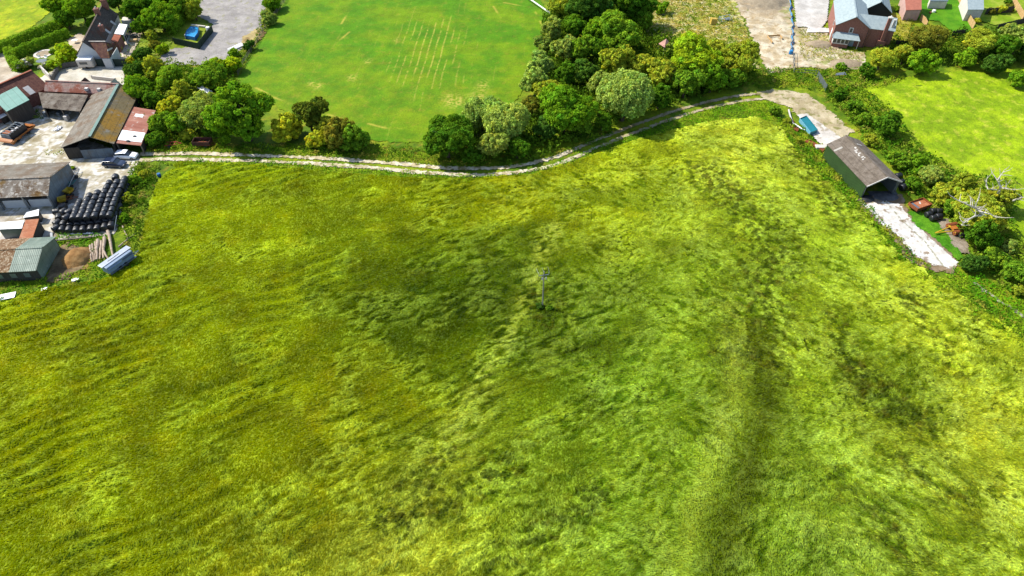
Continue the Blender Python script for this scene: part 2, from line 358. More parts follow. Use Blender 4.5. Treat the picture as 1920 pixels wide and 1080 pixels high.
# ================================================================ OTHER GROUND SHEETS
paddock_m = ground_mat('mown_pasture', 3.0, .28, .04, 7, gr=(.97, .84, .36))
def pad_c(x, y):
    t = sstep(-.5, .6, fbm(x * .09, y * .09, 201, 4, .6)); c = mixc(A('5c9e08'), A('7aaa0c'), t)
    p = G(620, 190); c = mixc(c, A('a3b428'), np.exp(-((y - p[1]) / 14) ** 2) * (.35 + .5 * sstep(-.2, .5, fbm(x * .3, y * .3, 207, 3))) * .35)
    c = mixc(c, A('b7a860'), sstep(.35, .85, fbm(x * .5, y * .5, 209, 4, .65)) * .2)
    a = G(782, 32); b = G(751, 126); dx, dy = b[0] - a[0], b[1] - a[1]; Ln = math.hypot(dx, dy); dx /= Ln; dy /= Ln
    q = -(x - a[0]) * dy + (y - a[1]) * dx; r = (x - a[0]) * dx + (y - a[1]) * dy
    q = q + .25 * fbm(x * .06, y * .06, 211, 2)
    line = np.exp(-((((q + 60) % 1.75) - .87) / .14) ** 2); idx = np.floor((q + 60) / 1.75)
    on = pn(idx * 7.3, r * .075, 213) + .3 * pn(idx * 3.1, r * .3, 217)
    zc = G(808, 78); z1 = np.exp(-((x - zc[0]) / 7.0) ** 2 - ((y - zc[1]) / 19) ** 2)
    zc = G(790, 130); z2 = np.exp(-((x - zc[0]) / 20) ** 2 - ((y - zc[1]) / 28) ** 2) * .55
    k = line * np.clip(sstep(.05, .4, on + 1.0 * z1 + .35 * z2 - .2) * (.3 + .7 * np.clip(z1 + z2, 0, 1)), 0, 1)
    # swathe rows that are wider in the middle of the strip
    k = np.maximum(k, sstep(.3, .6, fbm(x * .7, y * .35, 219, 3) + .25) * np.clip(z1 * 1.4 - .55, 0, 1) * 1.2 * sstep(.2, .8, line + .3 * pn(x, y, 4)))
    c = mixc(c, A('dcd290'), np.clip(k, 0, 1) * sstep(-.7, .3, fbm(x * 1.1, y * .9, 225, 2)) * (.3 + .5 * np.clip(z1 + z2, 0, 1)))
    for pts in ([(500, 178), (560, 200), (640, 222)], [(480, 165), (540, 195)], [(690, 232), (730, 242), (780, 240)], [(945, 5), (1000, 15), (1015, 45)], [(925, 12), (942, 38)], [(655, 60), (620, 90)], [(640, 45), (655, 20)]):
        d, _, tt = dline(x, y, W(pts)); c = mixc(c, A('d6d080'), np.exp(-(d / .28) ** 2) * sstep(-.3, .3, pn(tt * .3, tt * 0, 5)) * .7)
    for (px, py, rr) in ((842, 188, 1.6), (858, 190, 1.5), (893, 185, 1.8), (905, 162, 1.3), (905, 188, 1.2), (584, 158, .8), (597, 162, .9), (660, 146, .9), (690, 115, .8), (745, 75, .7)):
        p = G(px, py); d = np.hypot(x - p[0], (y - p[1]) * .6); c = mixc(c, A('e4dca0'), .7 * np.exp(-(d / rr) ** 2) * sstep(-.3, .4, fbm(x * 1.4, y * 1.4, 223, 3)))
    return c
PADDOCK = W([(575, -60), (960, -60), (1032, 25), (1020, 60), (1000, 110), (985, 160), (960, 200), (900, 225), (850, 262), (760, 268), (690, 262), (560, 225), (470, 170), (445, 150), (480, 90), (520, 30)])
sheet('pasture', PADDOCK, .2, lambda x, y: .03 + .05 * fbm(x * .4, y * .4, 221, 4), pad_c, paddock_m, label='mown pasture with pale rows of cut hay above the track', cat='pasture')
def meadow_c(base, pale, sd):
    def f(x, y):
        c = mixc(A(base), A(pale), sstep(-.4, .6, fbm(x * .12, y * .12, sd, 4, .62)))
        c = mixc(c, A('d0cf70'), sstep(.3, .8, fbm(x * .45, y * .45, sd + 5, 4, .65)) * .45)
        return mixc(c, A(base) * .6, sstep(.2, .6, -fbm(x * .8, y * .5, sd + 9, 3)) * .45) * np.array([1.12, 1.08, .5])
    return f
MEADOW = W([(1590, 172), (1650, 160), (1720, 140), (1900, 128), (2150, 118), (2250, 320), (2200, 540), (1990, 520), (1900, 440), (1860, 370), (1790, 320), (1740, 290), (1700, 270), (1660, 235), (1620, 200)])
sheet('meadow', MEADOW, .3, lambda x, y: .06 + .12 * fbm(x * .35, y * .5, 231, 4, .6), meadow_c('84a612', 'a6c41c', 241), crop_m, label='bright meadow to the right of the hedge', cat='meadow')
sheet('meadow', W([(-120, -60), (95, -60), (92, 25), (60, 50), (5, 78), (-60, 100), (-160, 120)]), .35, lambda x, y: .02 + .07 * fbm(x * .4, y * .4, 235, 3), meadow_c('8fb50e', 'b0cc1e', 251), paddock_m, label='bright yellow green meadow in the top left corner', cat='meadow')
def plain_c(c0, c1, sd, c2=None, lo=.2, hi=.6, f0=.3):
    def f(x, y):
        c = mixc(A(c0), A(c1), sstep(-.45, .45, fbm(x * f0, y * f0, sd, 4, .62)))
        if c2: c = mixc(c, A(c2), sstep(lo, hi, fbm(x * .55, y * .55, sd + 3, 4, .65)))
        return c
    return f
# ---- concrete farm yard with slab joints
def yard_c(x, y):
    c = plain_c('c0b498', 'ebe4d2', 261, 'f6f2ea', .1, .5)(x, y)
    a = R(-12); u = x * math.cos(a) + y * math.sin(a); v = -x * math.sin(a) + y * math.cos(a)
    wob = .12 * fbm(x * .8, y * .8, 263, 2)
    j = np.maximum(np.exp(-((((u + wob) % 4.2) - 2.1) / .12) ** 2), np.exp(-((((v + wob) % 3.6) - 1.8) / .12) ** 2)) * sstep(-.5, .3, fbm(x * .25, y * .25, 265, 2))
    c = mixc(c, A('8a8248'), j * .75)
    d = sstep(.1, .55, fbm(x * .35, y * .35, 267, 4, .65)); p = G(90, 255); z = np.exp(-((x - p[0]) ** 2 + (y - p[1]) ** 2) / 14 ** 2)
    c = mixc(c, A('a3946c'), d * (.25 + .6 * z)); p = G(60, 420)
    return mixc(c, A('a08d78'), sstep(-.2, .5, fbm(x * .4, y * .4, 269, 3)) * (y < p[1] + 3) * .5)
YARD = W([(-160, 205), (170, 195), (165, 262), (225, 284), (262, 290), (262, 303), (246, 330), (215, 440), (100, 450), (92, 452), (-160, 470)])
sheet('farm_yard', YARD, .25, lambda x, y: .03 + .01 * fbm(x, y, 3, 2), yard_c, conc_m, rag=.25, label='pale cracked concrete farm yard', cat='yard')
sheet('courtyard', W([(96, 134), (150, 124), (232, 122), (236, 178), (60, 182), (70, 150)]), .3, .05, plain_c('d8cfb8', 'e8e1cf', 271), conc_m, rag=.1, label='smooth paved courtyard behind the cottage wall', cat='courtyard')
sheet('lane', W([(-160, 108), (0, 92), (12, 106), (22, 134), (60, 142), (40, 160), (-160, 260)]), .3, .045, plain_c('c6b59c', 'ddd0ba', 273), conc_m, rag=.3, label='pale lane behind the rust tiled barn', cat='lane')
sheet('gravel_yard', W([(395, -60), (505, -60), (500, 10), (488, 60), (465, 82), (440, 104), (425, 114), (408, 128), (382, 122), (306, 122), (300, 108), (322, 92), (376, 86), (400, 45), (360, 25), (378, 5)]), .3, .07,
      plain_c('a8a29c', 'b9b3ac', 275, 'a3a07a', .45, .9), stone_m, rag=.4, label='grey gravel parking yard beside the pool', cat='yard')
sheet('dirt_patch', W([(455, 70), (486, 52), (500, 62), (470, 92), (452, 90)]), .3, .1, plain_c('9c8350', 'cbb67c', 277), stone_m, rag=.5, label='bare sandy dirt beside the gravel yard', cat='dirt')
lawn_m = ground_mat('garden_lawn', 4, .15, .02, 12)
sheet('lawn', W([(66, 110), (80, 98), (100, 86), (124, 78), (142, 92), (140, 122), (100, 126), (70, 122)]), .3, .1, plain_c('7d9c1c', '94ac2c', 281), lawn_m, rag=.15, label='small oval lawn in the cottage garden', cat='lawn')
sheet('patio', W([(126, 76), (150, 62), (162, 70), (146, 98), (134, 92)]), .3, .12, plain_c('ccb79a', 'e2d2ba', 283), conc_m, rag=.15, label='stone patio left of the cottage', cat='patio')
sheet('patio', W([(228, 92), (243, 62), (268, 60), (250, 100), (240, 112), (226, 112)]), .3, .12, plain_c('c9b59a', 'ead9c4', 285), conc_m, rag=.2, label='stone patio right of the cottage', cat='patio')
sheet('lawn', W([(252, 52), (318, 50), (324, 62), (322, 80), (296, 104), (262, 100), (262, 72)]), .3, .1, plain_c('7d9c1c', 'a0b030', 287, '7a8a3a'), lawn_m, rag=.2, label='rough garden lawn between cottage and pool', cat='lawn')
sheet('lawn', W([(318, 66), (340, 36), (392, 46), (372, 84), (326, 76)]), .3, .11, plain_c('8ca41c', '9eae34', 289), lawn_m, rag=.1, label='lawn around the blue pool', cat='lawn')
# ---- building site
def sand_c(x, y):
    c = plain_c('cdb892', 'eadcbe', 291, 'b39a70', .25, .8)(x, y)
    p = G(1430, 8); c = mixc(c, A('b09c7e'), np.exp(-(((x - p[0]) / 7) ** 2 + ((y - p[1]) / 9) ** 2)))
    p = G(1545, 118); g = sstep(-.15, .45, fbm(x * .4, y * .5, 293, 4, .65)) * sstep(G(1480, 80)[0], G(1520, 80)[0], x)
    return mixc(c, A('8f9a3e'), g * .75)
sheet('building_site', W([(1345, -60), (1480, -60), (1484, 40), (1550, 55), (1562, 92), (1622, 98), (1624, 118), (1590, 132), (1500, 126), (1440, 138), (1422, 100), (1398, 40), (1375, 5)]), .3, lambda x, y: .06 + .14 * fbm(x * .35, y * .35, 295, 4), sand_c, stone_m, rag=.5, label='bare sandy building site by the brick house', cat='building site')
sheet('concrete_pad', W([(1482, -60), (1560, -60), (1550, 40), (1540, 54), (1493, 52)]), .4, .32, plain_c('d2ccc2', 'e2ddd4', 297), conc_m, rag=.03, smooth=False, label='smooth concrete pad beside the brick house', cat='pad')
sheet('path', W([(1515, 50), (1560, 56), (1560, 62), (1512, 62)]), .3, .3, plain_c('f0e8e0', 'fff8f0', 299), conc_m, rag=.05, label='pale path leading to the brick house', cat='path')
sheet('scrubland', W([(1205, -60), (1350, -60), (1385, 20), (1412, 90), (1425, 130), (1370, 120), (1280, 75), (1215, 70), (1195, 20)]), .3, lambda x, y: .12 + .12 * fbm(x * .6, y * .6, 301, 4), plain_c('93a030', 'c3b662', 303, 'e6d9a4', .1, .7), crop_m, rag=.6, label='dry scrubby ground by the building site', cat='scrub')
sheet('garden_grass', W([(1655, 20), (1700, 30), (1712, 40), (1700, 78), (1650, 92), (1640, 60)]), .3, .12, plain_c('94a028', 'b8b04c', 305), crop_m, rag=.4, label='weedy yellow garden behind the brick house', cat='garden')
sheet('lawn', W([(1724, -60), (1790, -60), (1822, 58), (1790, 66), (1785, 60), (1760, 40), (1722, 36)]), .3, .12, plain_c('4f9008', '629c10', 307), lawn_m, rag=.05, label='striped dark green lawn between the fences', cat='lawn')
sheet('lawn', W([(1835, -60), (1990, -60), (1990, 50), (1915, 36), (1865, 48), (1840, 40), (1830, 20)]), .3, .12, plain_c('86a818', 'a2b438', 309), lawn_m, rag=.05, label='yellowish lawn behind the timber fence', cat='lawn')
# ---- the stone track: two wheel ruts with grass between
TRACK = smooth_line(W([(258, 295), (330, 293), (420, 295), (560, 300), (700, 309), (800, 318), (880, 322), (960, 318), (1040, 302), (1130, 265), (1200, 238), (1290, 207), (1380, 186), (1440, 181), (1500, 190)]), 8)
def offs(line, d):
    o = []
    for i, p in enumerate(line):
        a = line[max(i - 1, 0)]; b = line[min(i + 1, len(line) - 1)]; l_ = math.hypot(b[0] - a[0], b[1] - a[1]) or 1
        o.append((p[0] - (b[1] - a[1]) / l_ * d, p[1] + (b[0] - a[0]) / l_ * d))
    return o
def ribbon(line, a, b): return offs(line, a) + offs(line, b)[::-1]
def rut_hole(x, y):
    d, sg, tt = dline(x, y, TRACK); w_ = .5 + .22 * pn(tt * .15, tt * 0, 7) + .25 * sstep(60, 110, tt)
    return (d < w_) | (d > 1.62 + .35 * pn(tt * .2, tt * 0 + 9, 8))
def trk_c(x, y):
    d, sg, tt = dline(x, y, TRACK)
    c = plain_c('d0c096', 'f4e8ca', 311, '948a56', .3, .8, .6)(x, y); return mixc(c, A('a39064'), sstep(88, 108, tt) * .6 * (1 - sstep(135, 150, tt)))
sheet('track', ribbon(TRACK, -2.6, 2.6), .14, lambda x, y: .05 + .02 * fbm(x * 2, y * 2, 313, 2), trk_c, stone_m, rag=.22, ragf=1.3, hole=rut_hole, label='chalky farm track with two wheel ruts', cat='track')
sheet('track', W([(1415, 172), (1450, 168), (1510, 174), (1545, 200), (1600, 248), (1560, 282), (1530, 262), (1500, 225), (1482, 200), (1440, 190)]), .2, .06, plain_c('bcab84', 'd8c8a4', 315, '9a9658', .15, .7), stone_m, rag=.5, label='gravel track end behind the green barn', cat='track')
sheet('concrete_pad', W([(1494, 216), (1512, 213), (1582, 262), (1552, 285), (1530, 262)]), .2, .1, plain_c('e2d9cc', 'f0e8dc', 317, 'b8ab94', .3, .7), conc_m, rag=.15, label='white concrete slab behind the green barn', cat='pad')
def slab_c(x, y):
    c = plain_c('e0dacf', 'fbf8f0', 321, 'a8957e', .35, .75, .7)(x, y)
    d, sg, _ = dline(x, y, W([(1655, 372), (1692, 415), (1735, 455), (1770, 502)])); n_ = fbm(x * 1.2, y * 1.2, 323, 3)
    return mixc(c, A('7b7740'), np.exp(-((d + .2 * n_) / .2) ** 2) * sstep(-.5, .1, n_) * .9)
sheet('bare_soil', W([(1600, 372), (1690, 366), (1712, 402), (1762, 452), (1800, 498), (1782, 512), (1745, 507), (1708, 492), (1668, 440), (1625, 398)]), .2, .06, plain_c('8d7658', 'a8937a', 325, '7c8030', .3, .8), stone_m, rag=.5, label='brown soil edging the white slab track', cat='soil')
sheet('slab_track', W([(1618, 384), (1660, 378), (1686, 384), (1718, 424), (1758, 460), (1796, 492), (1784, 504), (1748, 496), (1714, 478), (1682, 442), (1652, 420)]), .14, .11, slab_c, conc_m, rag=.28, ragf=1.2, label='white concrete slab track in front of the green barn', cat='track')
sheet('bright_grass', W([(1702, 398), (1722, 396), (1760, 420), (1806, 482), (1796, 490), (1755, 450), (1712, 420)]), .25, lambda x, y: .14 + .08 * fbm(x, y, 327, 3), plain_c('4a8a10', '629c18', 329), crop_m, rag=.2, label='strip of bright green grass beside the slab track', cat='grass')
sheet('bare_soil', W([(1750, 408), (1780, 412), (1812, 455), (1822, 478), (1800, 476), (1772, 438)]), .2, .16, plain_c('8d8068', 'a89a88', 331), stone_m, rag=.4, label='bare grey soil under the orange machine', cat='soil')
sheet('footpath', ribbon(smooth_line(W([(1826, 528), (1856, 552), (1890, 575), (1930, 600)])), -.28, .28), .12, .1, plain_c('8f9060', 'b8b49c', 333), stone_m, rag=.3, ragf=1.2, label='narrow worn path at the right edge', cat='path')
sheet('bare_soil', W([(96, 480), (128, 452), (150, 466), (158, 498), (130, 524), (92, 530)]), .2, .07, plain_c('6b5a42', '9c8662', 335), stone_m, rag=.5, label='dark trodden soil beside the earth heap', cat='soil')
# ================================================================ TREES AND SHRUBS
def crown_mesh(name, seed, nbig=8, ncl=190, nlf=46, leaf=.045, flat=.85, spread=.52, up=.0, droop=0):
    rs = np.random.RandomState(seed)
    cs = []; rr = []
    for i in range(nbig):
        d = rs.randn(3); d /= np.linalg.norm(d); k = spread * rs.uniform(.45, 1.0) if i else .1
        cs.append(d * k * np.array([1, 1, .8])); rr.append(rs.uniform(.22, .44) if i else .5)
    cs = np.array(cs); rr = np.array(rr); V = []; Cc = []
    cl = []
    while len(cl) < ncl:
        i = rs.randint(nbig); d = rs.randn(3); d /= np.linalg.norm(d)
        if d[2] < -.35 and rs.rand() < .6: continue
        p = cs[i] + rr[i] * d * rs.uniform(.85, 1.08)
        if any(np.linalg.norm(p - cs[j]) < rr[j] * .86 for j in range(nbig) if j != i): continue
        cl.append((p, d))
    for (p, d) in cl:
        cr = rs.uniform(.075, .15); n = int(nlf * (cr / .11) ** 2 * rs.uniform(.7, 1.2)) + 4
        q = rs.randn(n, 3); q /= np.linalg.norm(q, axis=1)[:, None]; q = q + d * .55; q /= np.linalg.norm(q, axis=1)[:, None]
        pos = p + q * cr * rs.uniform(.55, 1.05, (n, 1)) * np.array([1, 1, .8]); pos[:, 2] -= droop * rs.rand(n) * cr
        nr = q + .7 * rs.randn(n, 3) + np.array([0, 0, .35]); nr /= np.linalg.norm(nr, axis=1)[:, None]
        V.append((pos, nr, leaf * rs.uniform(.7, 1.35, n))); b = np.exp(rs.randn() * .17); hu = rs.randn() * .10
        v = b * np.exp(rs.randn(n) * .16); Cc.append(np.stack([v * (1 + hu), v, v * (1 - hu * .5)], 1))
    n = ncl * 5; i = rs.randint(nbig, size=n); q = rs.randn(n, 3); q /= np.linalg.norm(q, axis=1)[:, None]   # leaves inside, so one does not see through
    V.append((cs[i] + q * (rr[i] * rs.uniform(.55, .9, n))[:, None], q + .3 * rs.randn(n, 3), np.full(n, leaf * 2.4))); Cc.append(np.full((n, 3), .85))
    pos = np.concatenate([a for a, _, _ in V]); nr = np.concatenate([b for _, b, _ in V]); sz = np.concatenate([c for _, _, c in V]); cc = np.concatenate(Cc)
    pos[:, 2] *= flat
    return quads(name, pos, nr, sz, cc, rs)
def quads(name, pos, nr, sz, cc, rs, asp=.62):
    n = len(pos); nr = nr / np.maximum(np.linalg.norm(nr, axis=1)[:, None], 1e-6)
    t = np.cross(nr, rs.randn(n, 3)); t /= np.maximum(np.linalg.norm(t, axis=1)[:, None], 1e-6); b = np.cross(nr, t)
    V = np.empty((n, 4, 3)); s = sz[:, None]
    V[:, 0] = pos - t * s; V[:, 2] = pos + t * s; V[:, 1] = pos + b * s * asp + nr * s * .2; V[:, 3] = pos - b * s * asp + nr * s * .2
    return npmesh(name, V.reshape(-1, 3), np.arange(n * 4).reshape(n, 4), np.repeat(cc, 4, 0), cname='lcol')
def tube_np(pts, rad, sides=6):
    V = []; F = []
    for i, p in enumerate(pts):
        a = Vector(pts[max(i - 1, 0)]); b = Vector(pts[min(i + 1, len(pts) - 1)]); d = (b - a).normalized()
        u = d.cross(Vector((.31, .87, .2))).normalized(); v = d.cross(u)
        for k in range(sides):
            q = 2 * math.pi * k / sides; V.append(Vector(p) + (u * math.cos(q) + v * math.sin(q)) * rad[i])
        if i:
            for k in range(sides): F.append(((i - 1) * sides + k, (i - 1) * sides + (k + 1) % sides, i * sides + (k + 1) % sides, i * sides + k))
    return [tuple(v) for v in V], F
class MB:
    def __init__(s): s.V = []; s.F = []
    def add(s, V, F):
        o = len(s.V); s.V += [tuple(v) for v in V]; s.F += [tuple(i + o for i in f) for f in F]; return s
    def box(s, a, b, M=None):
        (x0, y0, z0), (x1, y1, z1) = a, b
        V = [(x0, y0, z0), (x1, y0, z0), (x1, y1, z0), (x0, y1, z0), (x0, y0, z1), (x1, y0, z1), (x1, y1, z1), (x0, y1, z1)]
        if M is not None: V = [M @ Vector(v) for v in V]
        return s.add(V, [(0, 3, 2, 1), (4, 5, 6, 7), (0, 1, 5, 4), (1, 2, 6, 5), (2, 3, 7, 6), (3, 0, 4, 7)])
    def tube(s, pts, rad, sides=6, cap=True):
        if not isinstance(rad, (list, tuple)): rad = [rad] * len(pts)
        V, F = tube_np(pts, rad, sides); n = len(V)
        if cap: F = F + [tuple(range(sides - 1, -1, -1)), tuple(range(n - sides, n))]
        return s.add(V, F)
    def beam(s, a, b, wd, ht):
        a = Vector(a); b = Vector(b); d = (b - a); L_ = d.length; d.normalize(); u = Vector((-d.y, d.x, 0))
        if u.length < 1e-3: u = Vector((1, 0, 0))
        u.normalize(); v = d.cross(u); M = Matrix((d, u, v)).transposed().to_4x4(); M.translation = a
        return s.box((0, -wd / 2, -ht / 2), (L_, wd / 2, ht / 2), M)
    def prism(s, pts, z0, z1):
        n = len(pts); V = [(p[0], p[1], z0) for p in pts] + [(p[0], p[1], z1) for p in pts]
        return s.add(V, [tuple(range(n - 1, -1, -1)), tuple(range(n, 2 * n))] + [(i, (i + 1) % n, n + (i + 1) % n, n + i) for i in range(n)])
    def slab(s, quad, th):                      # a sheet through 3-D points, thickened downwards along its normal
        q = [Vector(p) for p in quad]; nn = (q[1] - q[0]).cross(q[2] - q[0]).normalized()
        if nn.z < 0: q.reverse(); nn = -nn
        n = len(q); V = q + [p - nn * th for p in q]
        return s.add(V, [tuple(range(n)), tuple(range(2 * n - 1, n - 1, -1))] + [(i, n + i, n + (i + 1) % n, (i + 1) % n) for i in range(n)])
    def build(s, name, mat=None, parent=None, smooth=False, bevel=0):
        me = bpy.data.meshes.new(name); me.from_pydata(s.V, [], s.F); me.update()
        o = link(name, me, mat, parent)
        if smooth: me.polygons.foreach_set('use_smooth', [True] * len(me.polygons))
        if bevel:
            md = o.modifiers.new('bevel', 'BEVEL'); md.width = bevel; md.segments = 2; md.limit_method = 'ANGLE'
        return o
bark = surf('tree_bark', [(.3, '4a3f2e'), (.7, '6b5d48')], 3, (1, 1, .3), bump=.03)
deadwood = surf('bleached_dead_wood', [(.3, 'c9bfae'), (.7, 'f0e9dc')], 2, bump=.02)
def trunk_mesh(name, seed):
    rs = random.Random(seed); mb = MB()
    mb.tube([(0, 0, -1.0), (.02, .01, -.5), (.0, .03, -.1), (.03, 0, .35)], [.075, .055, .045, .02], 7)
    for i in range(6):
        a = i * 1.05 + rs.random(); h = -.45 + .1 * i; r = .45 + .2 * rs.random()
        mb.tube([(0, 0, h), (math.cos(a) * r * .5, math.sin(a) * r * .5, h + .2), (math.cos(a) * r, math.sin(a) * r, h + .42)], [.03, .02, .008], 5)
    me = bpy.data.meshes.new(name); me.from_pydata(mb.V, [], mb.F); me.update(); me.materials.append(bark); return me
CR = {'big': [crown_mesh('crown', 21 + i, 13, 340, 42, .034, .85, .66) for i in range(3)],
      'mid': [crown_mesh('crown', 31 + i, 9, 170, 38, .046, .9, .62) for i in range(4)],
      'small': [crown_mesh('crown', 41 + i, 7, 80, 34, .062, .85, .6) for i in range(4)],
      'willow': [crown_mesh('crown', 51 + i, 12, 300, 50, .032, .9, .55, droop=1.4) for i in range(2)],
      'dense': [crown_mesh('crown', 61 + i, 5, 330, 46, .030, .95, .36) for i in range(2)]}
TR = [trunk_mesh('trunk', i) for i in range(4)]
KIND = {'dark': '4c7420', 'deep': '466a2a', 'bright': '668f24', 'mid': '668c2a', 'olive': '8a9a34', 'yellow': 'a8b034', 'grey': '84a054', 'brown': '70762f', 'black': '4f6226', 'lime': '84a226', 'sage': '82984c'}
LM = {k: leafy('leaves_' + k, 'lcol', np.array(alb(v)) * np.array([2.35, 2.15, 1.6]), .36, .14) for k, v in KIND.items()}
_tc = [0]
def tree(px, py, rpx, kind, shape, label, cat='tree', name=None, hz=1.0, lift=.62, trunk=True, group=None, crownname='crown'):
    """crown centre and radius read off the map; the foot is found on the ground below it"""
    _tc[0] += 1; i = _tc[0]
    r = rpx * PXM(px, py, 3) * (1.14 if trunk else 1.2)
    me = CR[shape][i % len(CR[shape])]; zr = r * hz; hc = zr * (.86 if trunk else .60)
    g = G(px, py, hc)
    e = empty(name or ('shrub' if cat != 'tree' else 'tree'), (g[0], g[1], 0), random.Random(i).random() * 6.28, label, cat, group)
    c = bpy.data.objects.new('foliage' if cat != 'tree' else 'crown', me); COL.objects.link(c); c.parent = e; c.location = (0, 0, hc); c.scale = (r, r, zr)
    if not me.materials: me.materials.append(LM[kind])
    c.material_slots[0].link = 'OBJECT'; c.material_slots[0].material = LM[kind]
    if trunk:
        t = bpy.data.objects.new('trunk' if cat == 'tree' else 'stem', TR[i % 4]); COL.objects.link(t); t.parent = e; t.location = (0, 0, hc); t.scale = (r, r, hc)
    return e
def leaf_strip(name, line, width, height, kind, label, cat='hedge', dens=55, leaf=.16, seed=1, lump=.5, group=None):
    """a clipped or wild hedge: leaf clumps over its top and sides"""
    rs = np.random.RandomState(seed); pts = [np.array(p[:2]) for p in line]; P = []; N = []; Q = []
    for a, b in zip(pts[:-1], pts[1:]):
        L_ = np.linalg.norm(b - a); d = (b - a) / max(L_, 1e-6); u = np.array([-d[1], d[0]]); n = int(L_ * (width + 2 * height) * dens)
        t = rs.rand(n) * L_; s = rs.rand(n) * (width + 2 * height)
        side = np.where(s < height, -1, np.where(s > height + width, 1, 0))
        off = np.where(side == 0, s - height - width / 2, side * width / 2); z = np.where(side == -1, s, np.where(side == 1, 2 * height + width - s, height))
        q = a + d * t[:, None]; jl = lump * fbm(q[:, 0] * .7 + off, q[:, 1] * .7, 401, 3, .6)
        off = off * (1 - .15 * (z / height) ** 2) + side * jl * .5 + rs.randn(n) * .08; z = z * (1 + .5 * jl / height) + rs.randn(n) * .08
        P.append(np.concatenate([q + u * off[:, None], np.maximum(z, .05)[:, None]], 1)); N.append(np.concatenate([u * side[:, None], (side == 0)[:, None] * 1.0 + .3], 1))
        n2 = n // 3; t = rs.rand(n2) * L_; o2 = (rs.rand(n2) - .5) * width * .8      # inside
        P.append(np.concatenate([a + d * t[:, None] + u * o2[:, None], (rs.rand(n2) * height * .85)[:, None]], 1)); N.append(rs.randn(n2, 3))
    P = np.concatenate(P); N = np.concatenate(N) + .55 * rs.randn(len(P), 3)
    b = np.exp(.25 * fbm(P[:, 0] * .8, P[:, 1] * .8, 407, 3) + .16 * rs.randn(len(P))); hu = .10 * pn(P[:, 0] * .4, P[:, 1] * .4, 409)
    me = quads(name, P, N, leaf * rs.uniform(.7, 1.4, len(P)), np.stack([b * (1 + hu), b, b * (1 - hu)], 1), rs)
    return tag(link(name, me, LM[kind]), label, cat, group)
veg_m = leafy('weed_leaves', 'lcol', (1, 1, 1), .28)
def scrub(name, poly, dens, h, leaf, c0, c1, seed, label, c2=None, lf=.45, rag=1.0, cat='undergrowth'):
    """waist-high weeds and brambles: one countless mass"""
    rs = np.random.RandomState(seed); P = np.array([p[:2] for p in poly]); a = P.min(0); b = P.max(0); dens = dens * 2.3; n = int((b[0] - a[0]) * (b[1] - a[1]) * dens); h = h * 1.15
    x = rs.uniform(a[0], b[0], n); y = rs.uniform(a[1], b[1], n)
    k = pip(x + rag * fbm(x * .4, y * .4, seed, 3), y + rag * fbm(x * .4, y * .4, seed + 4, 3), poly); x = x[k]; y = y[k]; n = len(x)
    hh = np.clip(.45 + .9 * fbm(x * lf, y * lf, seed + 7, 3, .6), .08, 1.3) * h
    z = hh * rs.uniform(.45, 1.05, n) + .05
    g = lambda e: np.clip(.45 + .9 * fbm((x + e[0]) * lf, (y + e[1]) * lf, seed + 7, 3, .6), .08, 1.3) * h
    nx = -(g((.3, 0)) - hh) / .3; ny = -(g((0, .3)) - hh) / .3
    N = np.stack([nx, ny, np.ones(n)], 1); N /= np.linalg.norm(N, axis=1)[:, None]; N = N + .5 * rs.randn(n, 3)
    t = sstep(-.4, .5, fbm(x * .3, y * .3, seed + 9, 3)); cc = mixc(A(c0), A(c1), t)
    if c2: cc = mixc(cc, A(c2), sstep(.15, .6, fbm(x * .5, y * .5, seed + 11, 3)) * .8)
    cc = cc * np.array([1.5, 1.36, 1.0]) * np.exp(.2 * rs.randn(n))[:, None]
    me = quads(name, np.stack([x, y, z], 1), N, leaf * rs.uniform(.7, 1.5, n), cc, rs)
    return tag(link(name, me, veg_m), label, cat, None, 'stuff')
